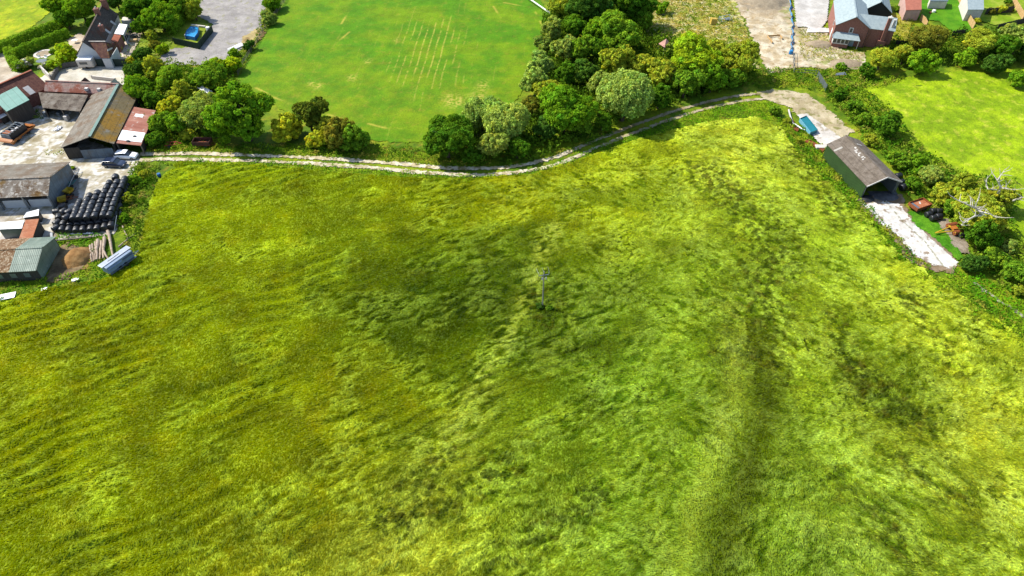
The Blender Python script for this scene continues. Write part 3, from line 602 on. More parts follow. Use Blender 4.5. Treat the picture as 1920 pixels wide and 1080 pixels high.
# ================================================================ PLANTING
T = [
 # top left, round the cottage
 (98, 12, 22, 'bright', 'mid', 'bright green tree at the top edge beside the yellow meadow', 1), (122, 34, 22, 'dark', 'mid', 'dark tree at the end of the two long hedges', 1),
 (150, 14, 30, 'bright', 'big', 'large bright tree left of the cottage roof', 1), (172, 40, 14, 'dark', 'small', 'small dark tree touching the left side of the cottage roof', 1),
 (215, -6, 26, 'deep', 'mid', 'bluish dark tree behind the cottage chimney', 1), (248, 18, 26, 'dark', 'mid', 'dark tree just right of the far end of the cottage', 1),
 (290, -4, 34, 'dark', 'big', 'dark tree at the top edge between cottage and gravel yard', 1), (262, 46, 20, 'dark', 'mid', 'dark round tree above the conservatory', 1),
 (300, 30, 30, 'bright', 'big', 'full bright green tree above the garden lawn', 1), (338, 8, 26, 'mid', 'mid', 'mid green tree at the top left corner of the gravel yard', 1),
 (362, 16, 22, 'olive', 'mid', 'olive tree overhanging the gravel yard at the top', 1), (330, 34, 14, 'mid', 'small', 'small tree at the top end of the pool hedge', 1),
 (268, 104, 19, 'deep', 'mid', 'dark bluish shrub at the foot of the patio', 0), (290, 84, 13, 'brown', 'small', 'brownish round shrub on the garden lawn', 0),
 (304, 90, 15, 'lime', 'small', 'yellow green round shrub at the corner of the gravel yard', 0), (283, 66, 14, 'olive', 'small', 'loose olive shrub in the middle of the garden lawn', 0),
 (247, 112, 12, 'yellow', 'small', 'yellow leaved shrub behind the dark green fence', 0), (126, 102, 23, 'lime', 'mid', 'round lime green shrub before the white gable wall', 0),
 (103, 122, 15, 'lime', 'small', 'lime green shrub at the end of the curved garden wall', 0), (225, 90, 7, 'yellow', 'small', 'small yellowish plant by the cottage porch', 0),
 (98, 96, 7, 'mid', 'small', 'small dark plant in the middle of the oval lawn', 0),
 # clump between barns, yard and pasture
 (252, 134, 22, 'deep', 'mid', 'dark tree beside the end of the dark green fence', 1), (288, 128, 24, 'olive', 'mid', 'olive tree below the gravel yard corner', 1),
 (256, 168, 28, 'bright', 'big', 'bright green tree hanging over the rusty roofed barn', 1), (312, 148, 30, 'mid', 'big', 'mid green tree in the middle of the clump below the gravel yard', 1),
 (284, 186, 22, 'dark', 'mid', 'dark tree beside the top of the rusty lean-to roof', 1), (338, 172, 24, 'olive', 'mid', 'olive tree left of the small white roofed shed', 1),
 (316, 200, 26, 'yellow', 'mid', 'yellowish tree above the red implement', 1), (386, 142, 32, 'mid', 'big', 'rounded bush-like tree under the gravel yard edge', 1),
 (428, 162, 15, 'olive', 'small', 'small olive tree right of the white roofed shed', 1), (414, 178, 10, 'yellow', 'small', 'small yellow shrub beside the white roofed shed', 0),
 (300, 228, 26, 'mid', 'mid', 'mid green tree right of the rusty lean-to roof', 1), (294, 258, 20, 'dark', 'mid', 'dark bush by the bottom corner of the rusty lean-to', 0),
 (335, 228, 26, 'bright', 'mid', 'bright green tree over the red implement', 1), (372, 208, 42, 'sage', 'big', 'tall sage green tree left of the largest dark tree', 1),
 (398, 240, 22, 'dark', 'mid', 'dark tree between the sage tree and the largest dark tree', 1), (455, 214, 56, 'bright', 'big', 'largest dark green domed tree above the track', 1),
 (352, 250, 18, 'olive', 'small', 'low olive bush beside the rusty trailer', 0), (420, 258, 16, 'bright', 'small', 'small bright bush at the foot of the largest dark tree', 0),
 (412, 124, 20, 'lime', 'mid', 'yellow green bush at the bottom edge of the gravel yard', 0), (440, 120, 20, 'lime', 'mid', 'yellow green bush at the corner of gravel yard and pasture', 0),
 (437, 98, 12, 'bright', 'small', 'bright bush beside the white timber stack', 0), (466, 84, 14, 'deep', 'small', 'dark bush on the sandy dirt by the pasture fence', 0),
 (503, 34, 17, 'sage', 'mid', 'sage green bush in the fence line by the gravel yard', 0), (512, 6, 20, 'bright', 'mid', 'bright bush at the top of the pasture fence', 0),
 # pair of dark and olive trees above the track
 (578, 214, 35, 'black', 'mid', 'almost black round tree above the track', 1), (540, 240, 32, 'yellow', 'mid', 'yellow green bush left of the almost black tree', 0),
 (604, 238, 26, 'olive', 'small', 'small olive bush under the almost black tree', 0), (596, 260, 26, 'yellow', 'small', 'yellowish low bush in front of the almost black tree', 0),
 (636, 244, 34, 'brown', 'mid', 'brownish crowned tree right of the almost black tree', 1), (664, 260, 31, 'mid', 'mid', 'mid green bush at the right end of the dark tree group', 0),
 (632, 266, 22, 'brown', 'small', 'brownish low bush at the edge of the track', 0),
 # central wood
 (838, 256, 46, 'dark', 'big', 'dark green tree at the left end of the wood', 1), (905, 212, 40, 'grey', 'willow', 'grey green willow overhanging the pasture', 1),
 (950, 226, 46, 'grey', 'willow', 'pale grey green willow above the track', 1), (925, 268, 32, 'sage', 'mid', 'sage green lower tree in front of the willows', 1), (885, 292, 22, 'dark', 'small', 'dark bush beside the track under the willows', 0),
 (992, 200, 24, 'brown', 'mid', 'brownish thin tree right of the willows', 1), (1004, 152, 30, 'grey', 'mid', 'greyish tree leaning out over the pasture edge', 1),
 (1012, 118, 28, 'grey', 'mid', 'greyish tree above the one leaning over the pasture', 1), (1032, 168, 30, 'olive', 'mid', 'olive tree inside the left side of the wood', 1),
 (1056, 92, 28, 'sage', 'mid', 'sage tree on the upper left side of the wood', 1), (1034, 54, 26, 'sage', 'mid', 'sage tree at the pasture corner', 1), (1018, 82, 20, 'sage', 'mid', 'small sage tree on the pasture side of the wood', 1),
 (1062, 8, 30, 'olive', 'mid', 'olive tree near the top edge beside the white rail', 1), (1108, 14, 42, 'deep', 'big', 'large very dark tree at the top edge of the wood', 1),
 (1182, 6, 40, 'dark', 'big', 'dark tree at the top right of the wood', 1), (1080, 48, 30, 'dark', 'mid', 'dark tree under the large very dark tree', 1), (1118, 52, 30, 'bright', 'mid', 'bright tree in the upper middle of the wood', 1),
 (1165, 56, 44, 'mid', 'big', 'domed mid green tree on the upper right side of the wood', 1), (1210, 40, 20, 'mid', 'mid', 'small tree on the scrubland edge of the wood', 1), (1088, 88, 30, 'mid', 'mid', 'mid green tree in the heart of the wood', 1), (1126, 92, 26, 'dark', 'mid', 'dark tree left of the pale olive tree', 1),
 (1152, 114, 34, 'olive', 'mid', 'pale olive tree above the biggest pale tree', 1), (1060, 138, 26, 'dark', 'mid', 'dark tree left of the heart of the wood', 1), (1098, 134, 28, 'deep', 'mid', 'deep green tree left of the biggest pale tree', 1),
 (1172, 176, 55, 'grey', 'willow', 'biggest pale tree, broad and billowing over the track bend', 1), (1058, 206, 50, 'bright', 'big', 'broad bright and dark tree left of the biggest pale tree', 1),
 (1128, 158, 28, 'sage', 'mid', 'sage tree at the left shoulder of the biggest pale tree', 1), (1020, 240, 26, 'deep', 'mid', 'deep green tree between willow and track', 1), (1205, 118, 28, 'olive', 'mid', 'olive tree right of the pale olive tree', 1),
 (1246, 138, 32, 'olive', 'mid', 'olive tree beside the pink tent top', 1), (1236, 180, 26, 'dark', 'mid', 'dark tree right of the biggest pale tree', 1), (1298, 108, 46, 'lime', 'big', 'large yellow green tree right of the pink tent top', 1),
 (1340, 96, 30, 'olive', 'mid', 'olive tree behind the large yellow green tree', 1), (1286, 154, 32, 'mid', 'mid', 'mid green tree under the large yellow green tree', 1), (1336, 146, 30, 'bright', 'mid', 'bright tree by the track at the right end of the wood', 1),
 (1384, 112, 38, 'olive', 'big', 'olive tree at the edge of the sandy site', 1), (1370, 148, 26, 'mid', 'mid', 'mid green bush at the right tip of the wood', 0), (1262, 90, 18, 'sage', 'small', 'low sage bush above the pink tent top', 0),
 (1240, 14, 16, 'bright', 'small', 'bright bush on the dry scrubland', 0),
 (1130, 226, 22, 'dark', 'small', 'dark low tree beside the track bend', 1), (970, 276, 24, 'dark', 'mid', 'dark tree below the right willow', 1), (1090, 232, 24, 'mid', 'small', 'mid green low tree between the broad tree and the track', 1),
 # behind the brick house and right edge
 (1742, 70, 44, 'brown', 'dense', 'big brownish green oak before the striped lawn', 1), (1654, 108, 32, 'olive', 'dense', 'olive oak at the corner of the sandy site', 1),
 (1698, 100, 22, 'olive', 'mid', 'small olive tree between the two oaks', 1), (1732, 116, 30, 'bright', 'mid', 'bright bush under the big brownish oak', 0), (1838, 76, 40, 'olive', 'dense', 'broad olive tree below the timber fence', 1),
 (1812, 108, 22, 'bright', 'mid', 'bright bush under the broad olive tree', 0), (1880, 84, 30, 'dark', 'mid', 'dark tree right of the broad olive tree', 1), (1912, 74, 32, 'sage', 'mid', 'sage tree at the right edge behind the meadow', 1), (1945, 84, 36, 'deep', 'mid', 'deep green tree at the far right edge', 1),
 (1868, 118, 26, 'deep', 'mid', 'dark bush in the meadow corner', 0), (1578, 124, 12, 'bright', 'small', 'small bright bush beside the site fence', 0), (1910, 148, 22, 'bright', 'mid', 'bright bush on the right edge of the meadow', 0), (1625, 132, 18, 'dark', 'small', 'dark bush at the foot of the olive oak', 0),
 (1665, 230, 28, 'dark', 'mid', 'lone dark tree standing out into the meadow', 1), (1682, 15, 8, 'mid', 'small', 'small plant beside the red outbuilding', 0),
 # hedgerow between barn and meadow
 (1576, 176, 16, 'dark', 'small', 'dark bush at the top of the hedgerow by the metal gate', 0), (1602, 196, 18, 'mid', 'small', 'mid green bush second from the metal gate', 0), (1632, 262, 16, 'olive', 'small', 'olive bush beside the far gable of the green barn', 0),
 (1622, 222, 18, 'mid', 'small', 'mid green bush left of the lone dark tree', 0), (1690, 300, 22, 'mid', 'mid', 'mid green bush beside the ridge of the green barn', 0), (1722, 310, 22, 'bright', 'mid', 'bright bush behind the stacked black bales', 0),
 (1716, 345, 20, 'dark', 'small', 'dark bush over the rusty trailer', 0), (1752, 332, 26, 'sage', 'mid', 'sage bush with greyish top by the meadow', 0), (1770, 365, 28, 'olive', 'mid', 'olive bush right of the rusty trailer', 0),
 (1806, 352, 30, 'olive', 'mid', 'olive tree between hedgerow and the dead branched tree', 1), (1796, 392, 26, 'mid', 'mid', 'mid green bush above the orange machine', 0), (1880, 372, 32, 'olive', 'mid', 'olive tree behind the bleached branches', 1),
 (1842, 396, 46, 'olive', 'big', 'tree with bleached dead branches sticking out of its crown', 1), (1846, 440, 34, 'dark', 'mid', 'dark lower tree below the dead branches', 1),
 (1826, 492, 24, 'deep', 'mid', 'deep green bush at the end of the slab track', 0), (1866, 486, 26, 'mid', 'mid', 'mid green bush right of the slab track end', 0), (1902, 508, 28, 'mid', 'mid', 'mid green bush on the right edge below the trees', 0), (1884, 462, 22, 'sage', 'small', 'sage bush under the shade of the dead branched tree', 0), (1915, 545, 16, 'olive', 'small', 'olive bush at the right edge by the footpath', 0),
 # left margin
 (250, 336, 16, 'mid', 'small', 'green bush above the bale stack', 0), (270, 325, 12, 'olive', 'small', 'olive bush left of the blue barrel', 0), (240, 372, 14, 'olive', 'small', 'olive bush at the right side of the bale stack', 0), (232, 408, 12, 'bright', 'small', 'bright bush at the lower right of the bale stack', 0),
 (1454, 206, 14, 'mid', 'small', 'green bush beside the fallen grey pipe', 0), (1476, 226, 10, 'olive', 'small', 'small olive bush behind the pile of rusty planks', 0), (1500, 262, 9, 'olive', 'small', 'small bush growing through the rusty planks', 0),
 (1012, 574, 9, 'deep', 'small', 'small dark nettle clump left of the power pole foot', 0), (1030, 577, 8, 'mid', 'small', 'small clump right of the power pole foot', 0), (136, 314, 5, 'lime', 'small', 'small tuft of weeds at the corner of the grey barn', 0),
]
TREES = {}
for (px, py, r, kd, sh, lb, tk) in T:
    TREES[lb] = tree(px, py, r, kd, sh, lb, 'tree' if tk else 'shrub', trunk=bool(tk), hz=1.0 if sh != 'dense' else .8)
# flowering shrubs: white blossom on the leaves
fl_m = leafy('blossom', 'lcol', np.array([.62, .6, .52]), .2)
for (px, py, r, lb) in ((50, 116, 16, 'white flowering shrub beside the lane, the larger and greener one'), (32, 122, 12, 'white flowering shrub at the corner of the lane'), (82, 124, 10, 'dense white blossoming shrub right of the garden table')):
    e = tree(px, py, r, 'sage', 'small', lb, 'shrub', trunk=False, hz=.9)
    rr = r * PXM(px, py) ; b = crown_mesh('blossom', int(px), 5, 60, 24, .075, .8); o = link('blossom', b, fl_m, e); o.location = (0, 0, rr * .62); o.scale = (rr * 1.03, rr * 1.03, rr * .95)
# hedges
leaf_strip('hedge', W([(-40, 116), (5, 97), (60, 74), (100, 58), (134, 46)]), 1.4, 2.3, 'mid', 'outer long hedge along the meadow', seed=3, lump=.5)
leaf_strip('hedge', W([(18, 116), (50, 100), (80, 87), (110, 76), (131, 68)]), 1.4, 2.1, 'mid', 'inner long hedge along the oval lawn', seed=4, lump=.5)
leaf_strip('hedge', W([(20, 100), (28, 122), (40, 134)]), 2.0, 1.8, 'mid', 'short hedge at the corner of the lane', seed=5)
leaf_strip('hedge', W([(322, 68), (346, 38)]), 1.6, 2.6, 'mid', 'clipped hedge on the left of the pool', seed=6, lump=.25)
leaf_strip('hedge', W([(346, 38), (352, 36), (362, 38)]), 1.2, 1.8, 'olive', 'low hedge end above the pool', seed=8, lump=.25)
leaf_strip('hedge', W([(1722, 25), (1714, 34), (1700, 34)]), 1.2, 1.0, 'sage', 'low planting in front of the red outbuilding', seed=9, lump=.3)
# countless weeds and brambles
scrub('undergrowth', W([(268, 262), (350, 268), (440, 272), (520, 268), (600, 275), (700, 268), (800, 280), (870, 300), (960, 306), (1000, 300), (1080, 270), (1150, 240), (1150, 252), (1080, 282), (960, 312), (880, 315), (700, 300), (560, 291), (420, 286), (270, 288)]), 9, .7, .16, '55821e', '7fa32c', 501, 'weeds and long grass along the upper side of the track', 'a39c4a')
scrub('undergrowth', W([(262, 302), (420, 302), (560, 306), (700, 318), (880, 331), (980, 326), (1060, 300), (1140, 268), (1200, 246), (1290, 215), (1380, 194), (1450, 190), (1470, 225), (1400, 228), (1260, 250), (1100, 300), (1000, 334), (880, 344), (600, 326), (330, 312)]), 9, .35, .14, '5f9a1a', '8fb82a', 503, 'bright rough grass along the lower side of the track', '4f7a1a')
scrub('undergrowth', W([(250, 305), (300, 310), (290, 350), (270, 420), (262, 470), (225, 500), (236, 440), (222, 420), (234, 370), (244, 330)]), 12, .8, .17, '557f20', '88a83a', 505, 'brambles between the bale stack and the field', 'a8a060')
scrub('undergrowth', W([(100, 430), (200, 436), (205, 470), (180, 482), (160, 462), (110, 462)]), 9, .6, .15, '4f8a1c', '7fa832', 507, 'green weeds behind the logs and earth heap')
scrub('undergrowth', W([(0, 528), (90, 524), (135, 520), (170, 490), (270, 482), (262, 500), (200, 530), (90, 555), (0, 582)]), 9, .4, .14, '4f8a1c', '8aac2c', 509, 'rough grass between the long shed and the field', '9a9a4a')
scrub('undergrowth', W([(1555, 160), (1600, 158), (1660, 200), (1740, 290), (1800, 325), (1900, 340), (1900, 440), (1960, 520), (1960, 600), (1880, 540), (1830, 500), (1815, 470), (1800, 440), (1770, 405), (1700, 360), (1690, 330), (1625, 268), (1580, 215), (1545, 185)]), 9, 1.1, .2, '4f8420', '86a834', 511, 'dense brambles between the green barn and the meadow', '9aa050')
scrub('undergrowth', W([(1380, 160), (1420, 130), (1500, 128), (1620, 130), (1700, 150), (1650, 165), (1590, 172), (1540, 172), (1500, 165), (1440, 165)]), 9, .7, .17, '4f7f1e', '8fae30', 513, 'weeds behind the metal gate below the building site', 'a8a458')
scrub('undergrowth', W([(1468, 220), (1490, 228), (1530, 262), (1556, 296), (1616, 372), (1680, 440), (1745, 508), (1830, 556), (1920, 620), (1990, 680), (1990, 720), (1920, 660), (1820, 590), (1730, 530), (1670, 478), (1600, 410), (1545, 345), (1490, 290), (1455, 235)]), 9, .6, .17, '528a1c', '90b02c', 515, 'rough strip between the green barn and the field', '9c9a44')
scrub('undergrowth', W([(1790, 505), (1840, 520), (1990, 610), (1990, 660), (1900, 610), (1810, 545), (1770, 520)]), 9, .5, .15, '4f9418', '80ac24', 517, 'green strip beside the narrow worn path')
scrub('undergrowth', W([(1205, -30), (1345, -30), (1400, 60), (1420, 128), (1340, 100), (1215, 90), (1200, 30)]), 5, .7, .18, '6f9428', 'b0a850', 519, 'dry yellow scrub beside the building site', 'd8c88a')
scrub('undergrowth', W([(1500, 62), (1560, 70), (1560, 95), (1625, 96), (1600, 126), (1500, 112)]), 4, .4, .14, '8a9a30', 'b0b050', 521, 'thin weeds on the rubble in front of the brick house')
scrub('undergrowth', W([(1500, 52), (1545, 60), (1545, 72), (1500, 66)]), 4, .5, .14, '7a9030', 'a0a048', 522, 'weeds along the edge of the concrete pad')
scrub('undergrowth', W([(1640, 30), (1700, 30), (1712, 40), (1700, 85), (1650, 95), (1640, 60)]), 6, .5, .16, '9aa52c', 'bdb450', 523, 'yellow weeds behind the brick house')
scrub('undergrowth', W([(232, 40), (330, 40), (340, 60), (300, 115), (240, 125)]), 3, .6, .16, '5a8a22', '90a838', 525, 'loose planting in the garden right of the cottage', 'b0a878')
scrub('undergrowth', W([(240, 118), (305, 122), (385, 124), (440, 140), (445, 165), (400, 200), (380, 270), (290, 270), (268, 205), (232, 160)]), 7, 1.8, .22, '4a7a20', '8aa636', 527, 'brambles under the trees between the barns and the pasture')
scrub('undergrowth', W([(800, 262), (1000, 200), (1020, 30), (1200, -40), (1215, 60), (1300, 80), (1420, 130), (1380, 165), (1250, 200), (1000, 300), (880, 312)]), 7, 2.6, .26, '43681c', '6f9630', 529, 'dark undergrowth on the floor of the wood')
scrub('undergrowth', W([(1630, 60), (1700, 80), (1800, 60), (1990, 50), (1990, 112), (1800, 124), (1650, 132)]), 6, 1.5, .22, '43681c', '6f9630', 531, 'dark undergrowth under the oaks')
scrub('undergrowth', W([(500, -30), (545, -30), (500, 50), (455, 130), (440, 140), (430, 110), (480, 70)]), 8, .6, .16, '5f8a22', '98ac38', 533, 'weeds along the wire fence of the pasture')
scrub('undergrowth', W([(0, 205), (75, 205), (80, 225), (0, 225)]), 8, .7, .16, '4a7a20', '7a9a34', 535, 'weeds behind the orange trailer')
scrub('undergrowth', W([(82, 283), (148, 281), (150, 291), (84, 292)]), 6, .25, .12, '8f9a30', 'a0b040', 537, 'weeds in the joint before the long barn')
scrub('undergrowth', W([(230, -60), (400, -60), (372, 20), (330, 50), (235, 50), (225, 10)]), 5, .8, .2, '35601a', '6a9428', 539, 'dark undergrowth beneath the garden trees')
# bleached limbs on the half dead tree
par = TREES['tree with bleached dead branches sticking out of its crown']
pr = par.location
rs_ = random.Random(5)
def limb(path, r0, seed):
    mb = MB(); rs = random.Random(seed); pts = [G(*p) for p in path]
    pts = [Vector((p.x - pr.x, p.y - pr.y, p.z)) for p in pts]; n = len(pts)
    mb.tube(pts, [r0 * (1 - .75 * i / (n - 1)) for i in range(n)], 6)
    for i in range(1, n):
        for k in range(3):
            d = (pts[i] - pts[i - 1]).normalized(); s = Vector((rs.uniform(-1, 1), rs.uniform(-1, 1), rs.uniform(-.2, .8))).normalized()
            a = pts[i] * (.5 + .24 * k) + pts[i - 1] * (.5 - .24 * k); b = a + (d * .5 + s) * rs.uniform(.6, 1.2); c_ = b + (d * .4 + s + Vector((rs.uniform(-.6, .6), rs.uniform(-.6, .6), .2))) * rs.uniform(.4, .9)
            mb.tube([a, b, c_], [r0 * .4, r0 * .25, r0 * .1], 5)
    o = mb.build('dead_branch', deadwood, par); return o
par.rotation_euler = (0, 0, 0)
for i, (pth, r0) in enumerate([([(1842, 400, 7.5), (1832, 392, 10), (1815, 384, 11), (1793, 374, 11.5)], .18), ([(1842, 402, 8), (1836, 396, 10), (1858, 402, 10.5), (1868, 408, 10)], .16), ([(1840, 404, 8), (1828, 405, 9.5), (1812, 414, 9.5), (1802, 422, 9)], .16), ([(1834, 396, 9), (1829, 388, 11), (1832, 378, 12)], .12),
                               ([(1872, 362, 7), (1876, 350, 10), (1870, 338, 11), (1884, 318, 12.5)], .17), ([(1876, 352, 9), (1890, 354, 10), (1900, 356, 10.5)], .12), ([(1868, 356, 8), (1852, 354, 10), (1848, 338, 11)], .12), ([(1900, 376, 7), (1910, 372, 8), (1925, 369, 9)], .14)]):
    limb(pth, r0 * 1.25, i)
# ================================================================ BUILDINGS
concrete_block = surf('grey_cladding', [(.3, '6f7d88'), (.7, '93a1ab')], .8, rough=.7, spots=[(.5, .45, .7, '7c7468')], corr=(0, .35, .03))
glass_m = flat('window_glass', (.03, .04, .05), .12, spec=.8); frame_w = flat('white_frame', 'f2efe8', .5)
dark_in = flat('dark_interior', (.03, .028, .025), .9)
class Bld: pass
def gable(name, R1, R2, E, ze, zr, label, roof, wall, cat='barn', E2=None, ext=0, over=.35, skip='', wallmats=None, th=.1, end_over=.3, split=None, zeO=None, hwO=None):
    """ridge R1-R2 and one eave point E read off the map; local x runs along the ridge, +y towards E"""
    b = Bld(); P1 = G(*R1, zr); P2 = G(*R2, zr); u = (P2 - P1); u.z = 0; L_ = u.length; u.normalize()
    Eg = G(*E, ze); n = Vector((-u.y, u.x, 0)); hw = (Eg - P1).dot(n)
    if hw < 0: n = -n; hw = -hw
    ho = abs((G(*E2, zeO or ze) - P1).dot(n)) if E2 else (hwO or hw)
    P2 = P2 + u * ext; L_ += ext
    x = Vector((n.y, -n.x, 0)); flip = x.dot(u) < 0; org = P2 if flip else P1
    b.root = empty(name, (org.x, org.y, 0), math.atan2(x.y, x.x), label, cat); b.L = L_; b.hw = hw; b.ho = ho; b.ze = ze; b.zr = zr; b.flip = flip; zo = zeO or ze
    X = lambda s: (L_ - s) if flip else s
    b.X = X; b.end_over = end_over
    mE = (zr - ze) / hw; mO = (zr - zo) / ho
    def rz(y): return zr - (mE * y if y > 0 else -mO * y)
    b.rz = rz
    def roofseg(s0, s1, mat):
        a, c = sorted((X(s0), X(s1))); mb = MB()
        mb.slab([(a, 0, zr), (c, 0, zr), (c, hw, ze), (a, hw, ze)], th); mb.slab([(a, 0, zr), (c, 0, zr), (c, -ho, zo), (a, -ho, zo)], th)
        mb.box((a, -.18, zr - .05), (c, .18, zr + .07)); return mb.build('roof', mat, b.root)
    segs = split or [(0, L_, roof)]
    for i, (s0, s1, m) in enumerate(segs):
        roofseg(s0 if i else -end_over + .0, s1 if i < len(segs) - 1 else L_, m)
    iw = over; yE = hw - iw; yO = -(ho - iw); g = .16; wm = wallmats or {}; zE = rz(yE) - th - .03; zO = rz(yO) - th - .03; e = end_over
    by = {}
    def put(k, fn):
        if k in skip: return
        m = wm.get(k, wall); by.setdefault(m.name, (m, MB())); fn(by[m.name][1])
    a, c = 0.0 + (0 if True else 0), L_ - .05
    a = .05; 
    put('E', lambda mb: mb.box((a, yE - g, 0), (c, yE, zE))); put('O', lambda mb: mb.box((a, yO, 0), (c, yO + g, zO)))
    def endw(x0, x1):
        def f(mb):
            pts = [(yO + g + .003, 0), (yE - g - .003, 0), (yE - g - .003, zE - .02), (0, zr - th - .05), (yO + g + .003, zO - .02)]
            V = [(x0, y, z) for y, z in pts] + [(x1, y, z) for y, z in pts]; n_ = 5
            mb.add(V, [tuple(range(n_)), tuple(range(2 * n_ - 1, n_ - 1, -1))] + [(i, n_ + i, n_ + (i + 1) % n_, (i + 1) % n_) for i in range(n_)])
        return f
    xa = sorted((X(.05), X(.05 + g))); xb = sorted((X(L_ - .05 - g), X(L_ - .05)))
    put('A', endw(*xa)); put('B', endw(*xb))
    for m, mb in by.values(): mb.build('wall', m, b.root)
    b.yE = yE; b.yO = yO; b.g = g
    return b
def on_slope(b, s, t, side, w_, l_, mat, name, h=.05):
    """flat piece lying on a roof slope: s metres from end A, t 0 ridge..1 eave"""
    d = b.hw if side > 0 else b.ho; y = side * d * t; y2 = y + side * l_; x0 = b.X(s) - w_ / 2; x1 = x0 + w_
    mb = MB().slab([(x0, y, b.rz(y) + h), (x1, y, b.rz(y) + h), (x1, y2, b.rz(y2) + h), (x0, y2, b.rz(y2) + h)], h + .01); return mb.build(name, mat, b.root)
def win(b, face, s, z, w_, h_, mat=None, name='window', pane=True, pmat=None, fw=.09):
    """opening on face E/O (s along from end A) or A/B (s across)"""
    mat = mat or frame_w
    if face in 'EO':
        y = b.yE if face == 'E' else b.yO; sg = 1 if face == 'E' else -1; xc = b.X(s)
        f = lambda d0, d1, a0, a1, z0, z1: ((xc + a0, min(y + sg * d0, y + sg * d1), z0), (xc + a1, max(y + sg * d0, y + sg * d1), z1))
    else:
        xx = b.X(.05 if face == 'A' else b.L - .05); sg = (1 if b.flip else -1) * (1 if face == 'A' else -1)
        f = lambda d0, d1, a0, a1, z0, z1: ((min(xx + sg * d0, xx + sg * d1), s + a0, z0), (max(xx + sg * d0, xx + sg * d1), s + a1, z1))
    mb = MB()
    for q in ((-w_ / 2, w_ / 2, z, z + fw), (-w_ / 2, w_ / 2, z + h_ - fw, z + h_), (-w_ / 2, -w_ / 2 + fw, z + fw, z + h_ - fw), (w_ / 2 - fw, w_ / 2, z + fw, z + h_ - fw)):
        mb.box(*f(-.02, .06, *q))
    o = mb.build(name, mat, b.root)
    if pane: MB().box(*f(-.01, .025, -w_ / 2 + fw, w_ / 2 - fw, z + fw, z + h_ - fw)).build('pane', pmat or glass_m, o)
    return o
def mono(name, Q, label, roof, wall, cat='shed', th=.1, open_=(), inset=.2, slats=None):
    """lean-to or flat roof from four map points with heights"""
    P = [G(a, b, z) for a, b, z in Q]; c = sum(P, Vector()) / 4; u = P[1] - P[0]; ang = math.atan2(u.y, u.x)
    root = empty(name, (c.x, c.y, 0), ang, label, cat); M = Matrix.Rotation(-ang, 4, 'Z') @ Matrix.Translation((-c.x, -c.y, 0)); q = [M @ p for p in P]
    MB().slab(q, th).build('roof', roof, root)
    cc = sum(q, Vector()) / 4; ins = [p + Vector(((cc - p).x, (cc - p).y, 0)).normalized() * inset for p in q]; mb = MB(); area = (q[1] - q[0]).cross(q[2] - q[0]).z
    for i in range(4):
        if i in open_: continue
        a, b = ins[i], ins[(i + 1) % 4]; d = (b - a); d.z = 0; d.normalize(); nn = Vector((-d.y, d.x, 0)) * (.12 if area > 0 else -.12); a2, b2 = a + nn + d * .13, b + nn - d * .13
        za, zb = a.z - th - .05, b.z - th - .05
        mb.add([(a.x, a.y, 0), (b.x, b.y, 0), (b2.x, b2.y, 0), (a2.x, a2.y, 0), (a.x, a.y, za), (b.x, b.y, zb), (b2.x, b2.y, zb), (a2.x, a2.y, za)], [(0, 3, 2, 1), (4, 5, 6, 7), (0, 1, 5, 4), (1, 2, 6, 5), (2, 3, 7, 6), (3, 0, 4, 7)])
    if mb.V: mb.build('wall', wall, root)
    for i in open_:
        a, b = ins[i], ins[(i + 1) % 4]; n_ = max(2, int((b - a).length / 3.5) + 1)
        for k in range(n_):
            p = a.lerp(b, k / (n_ - 1)); MB().box((p.x - .1, p.y - .1, 0), (p.x + .1, p.y + .1, p.z - th - .06)).build('post', old_wood, root)
    root['_q'] = 0; del root['_q']; root_q[root.name] = q
    return root
root_q = {}
old_wood = surf('old_grey_timber', [(.3, '6e6458'), (.7, '95897a')], 2, (1, 1, .2))
fibre = surf('grey_fibre_cement_roof', [(.25, '776d5f'), (.5, '938a7b'), (.75, 'aaa193')], .5, rough=.9, corr=(0, .17, .03), spots=[(.35, .45, .62, '85705a'), (3.5, .55, .75, '6b6253'), (1.2, .58, .75, 'c4bcae')])
fibre_or = surf('lichen_covered_roof', [(.3, '7d7058'), (.5, '94845c'), (.7, '8a8070')], .35, rough=.95, corr=(0, .17, .03), spots=[(.16, .46, .6, 'b58a30'), (2.5, .5, .7, '6e5a34'), (.6, .56, .7, 'a39c8c')])
fibre_dark = surf('dark_mossy_roof', [(.3, '5d5046'), (.5, '8b7f70'), (.7, 'a8a094')], .45, rough=.95, corr=(0, .17, .03), spots=[(.7, .5, .66, '4e3d2e'), (4, .55, .8, 'b3aa9c')])
rusty_long = surf('rust_streaked_roof', [(.3, '6f5230'), (.45, '8f8070'), (.6, 'a79c8e'), (.75, 'c9c2b6')], .5, (1, .35, 1), rough=.9, corr=(0, .17, .03), spots=[(1.3, .5, .6, 'd8d0c2'), (.4, .5, .62, '8a6a34'), (1.0, .56, .66, '6b4a22')])
rust_spk = surf('brown_speckled_roof', [(.35, '6e4a2a'), (.5, '8f6a42'), (.65, 'b39a7a')], 1.8, rough=.9, corr=(0, .17, .03), spots=[(3, .52, .62, 'd8c4a4')])
rust_red = surf('rusty_tin_roof', [(.3, 'a0573f'), (.5, 'b5705a'), (.7, 'c9907a')], .5, (.3, 2, 1), rough=.7, corr=(1, .2, .03), spots=[(.8, .58, .7, 'dccfc4'), (.5, .6, .75, '7a3a28')])
rust_or = surf('orange_rust_roof', [(.3, 'b5663c'), (.5, 'c77a50'), (.7, 'd89a74')], .8, rough=.8, corr=(0, .2, .03), spots=[(2, .6, .75, 'e8cdb0')])
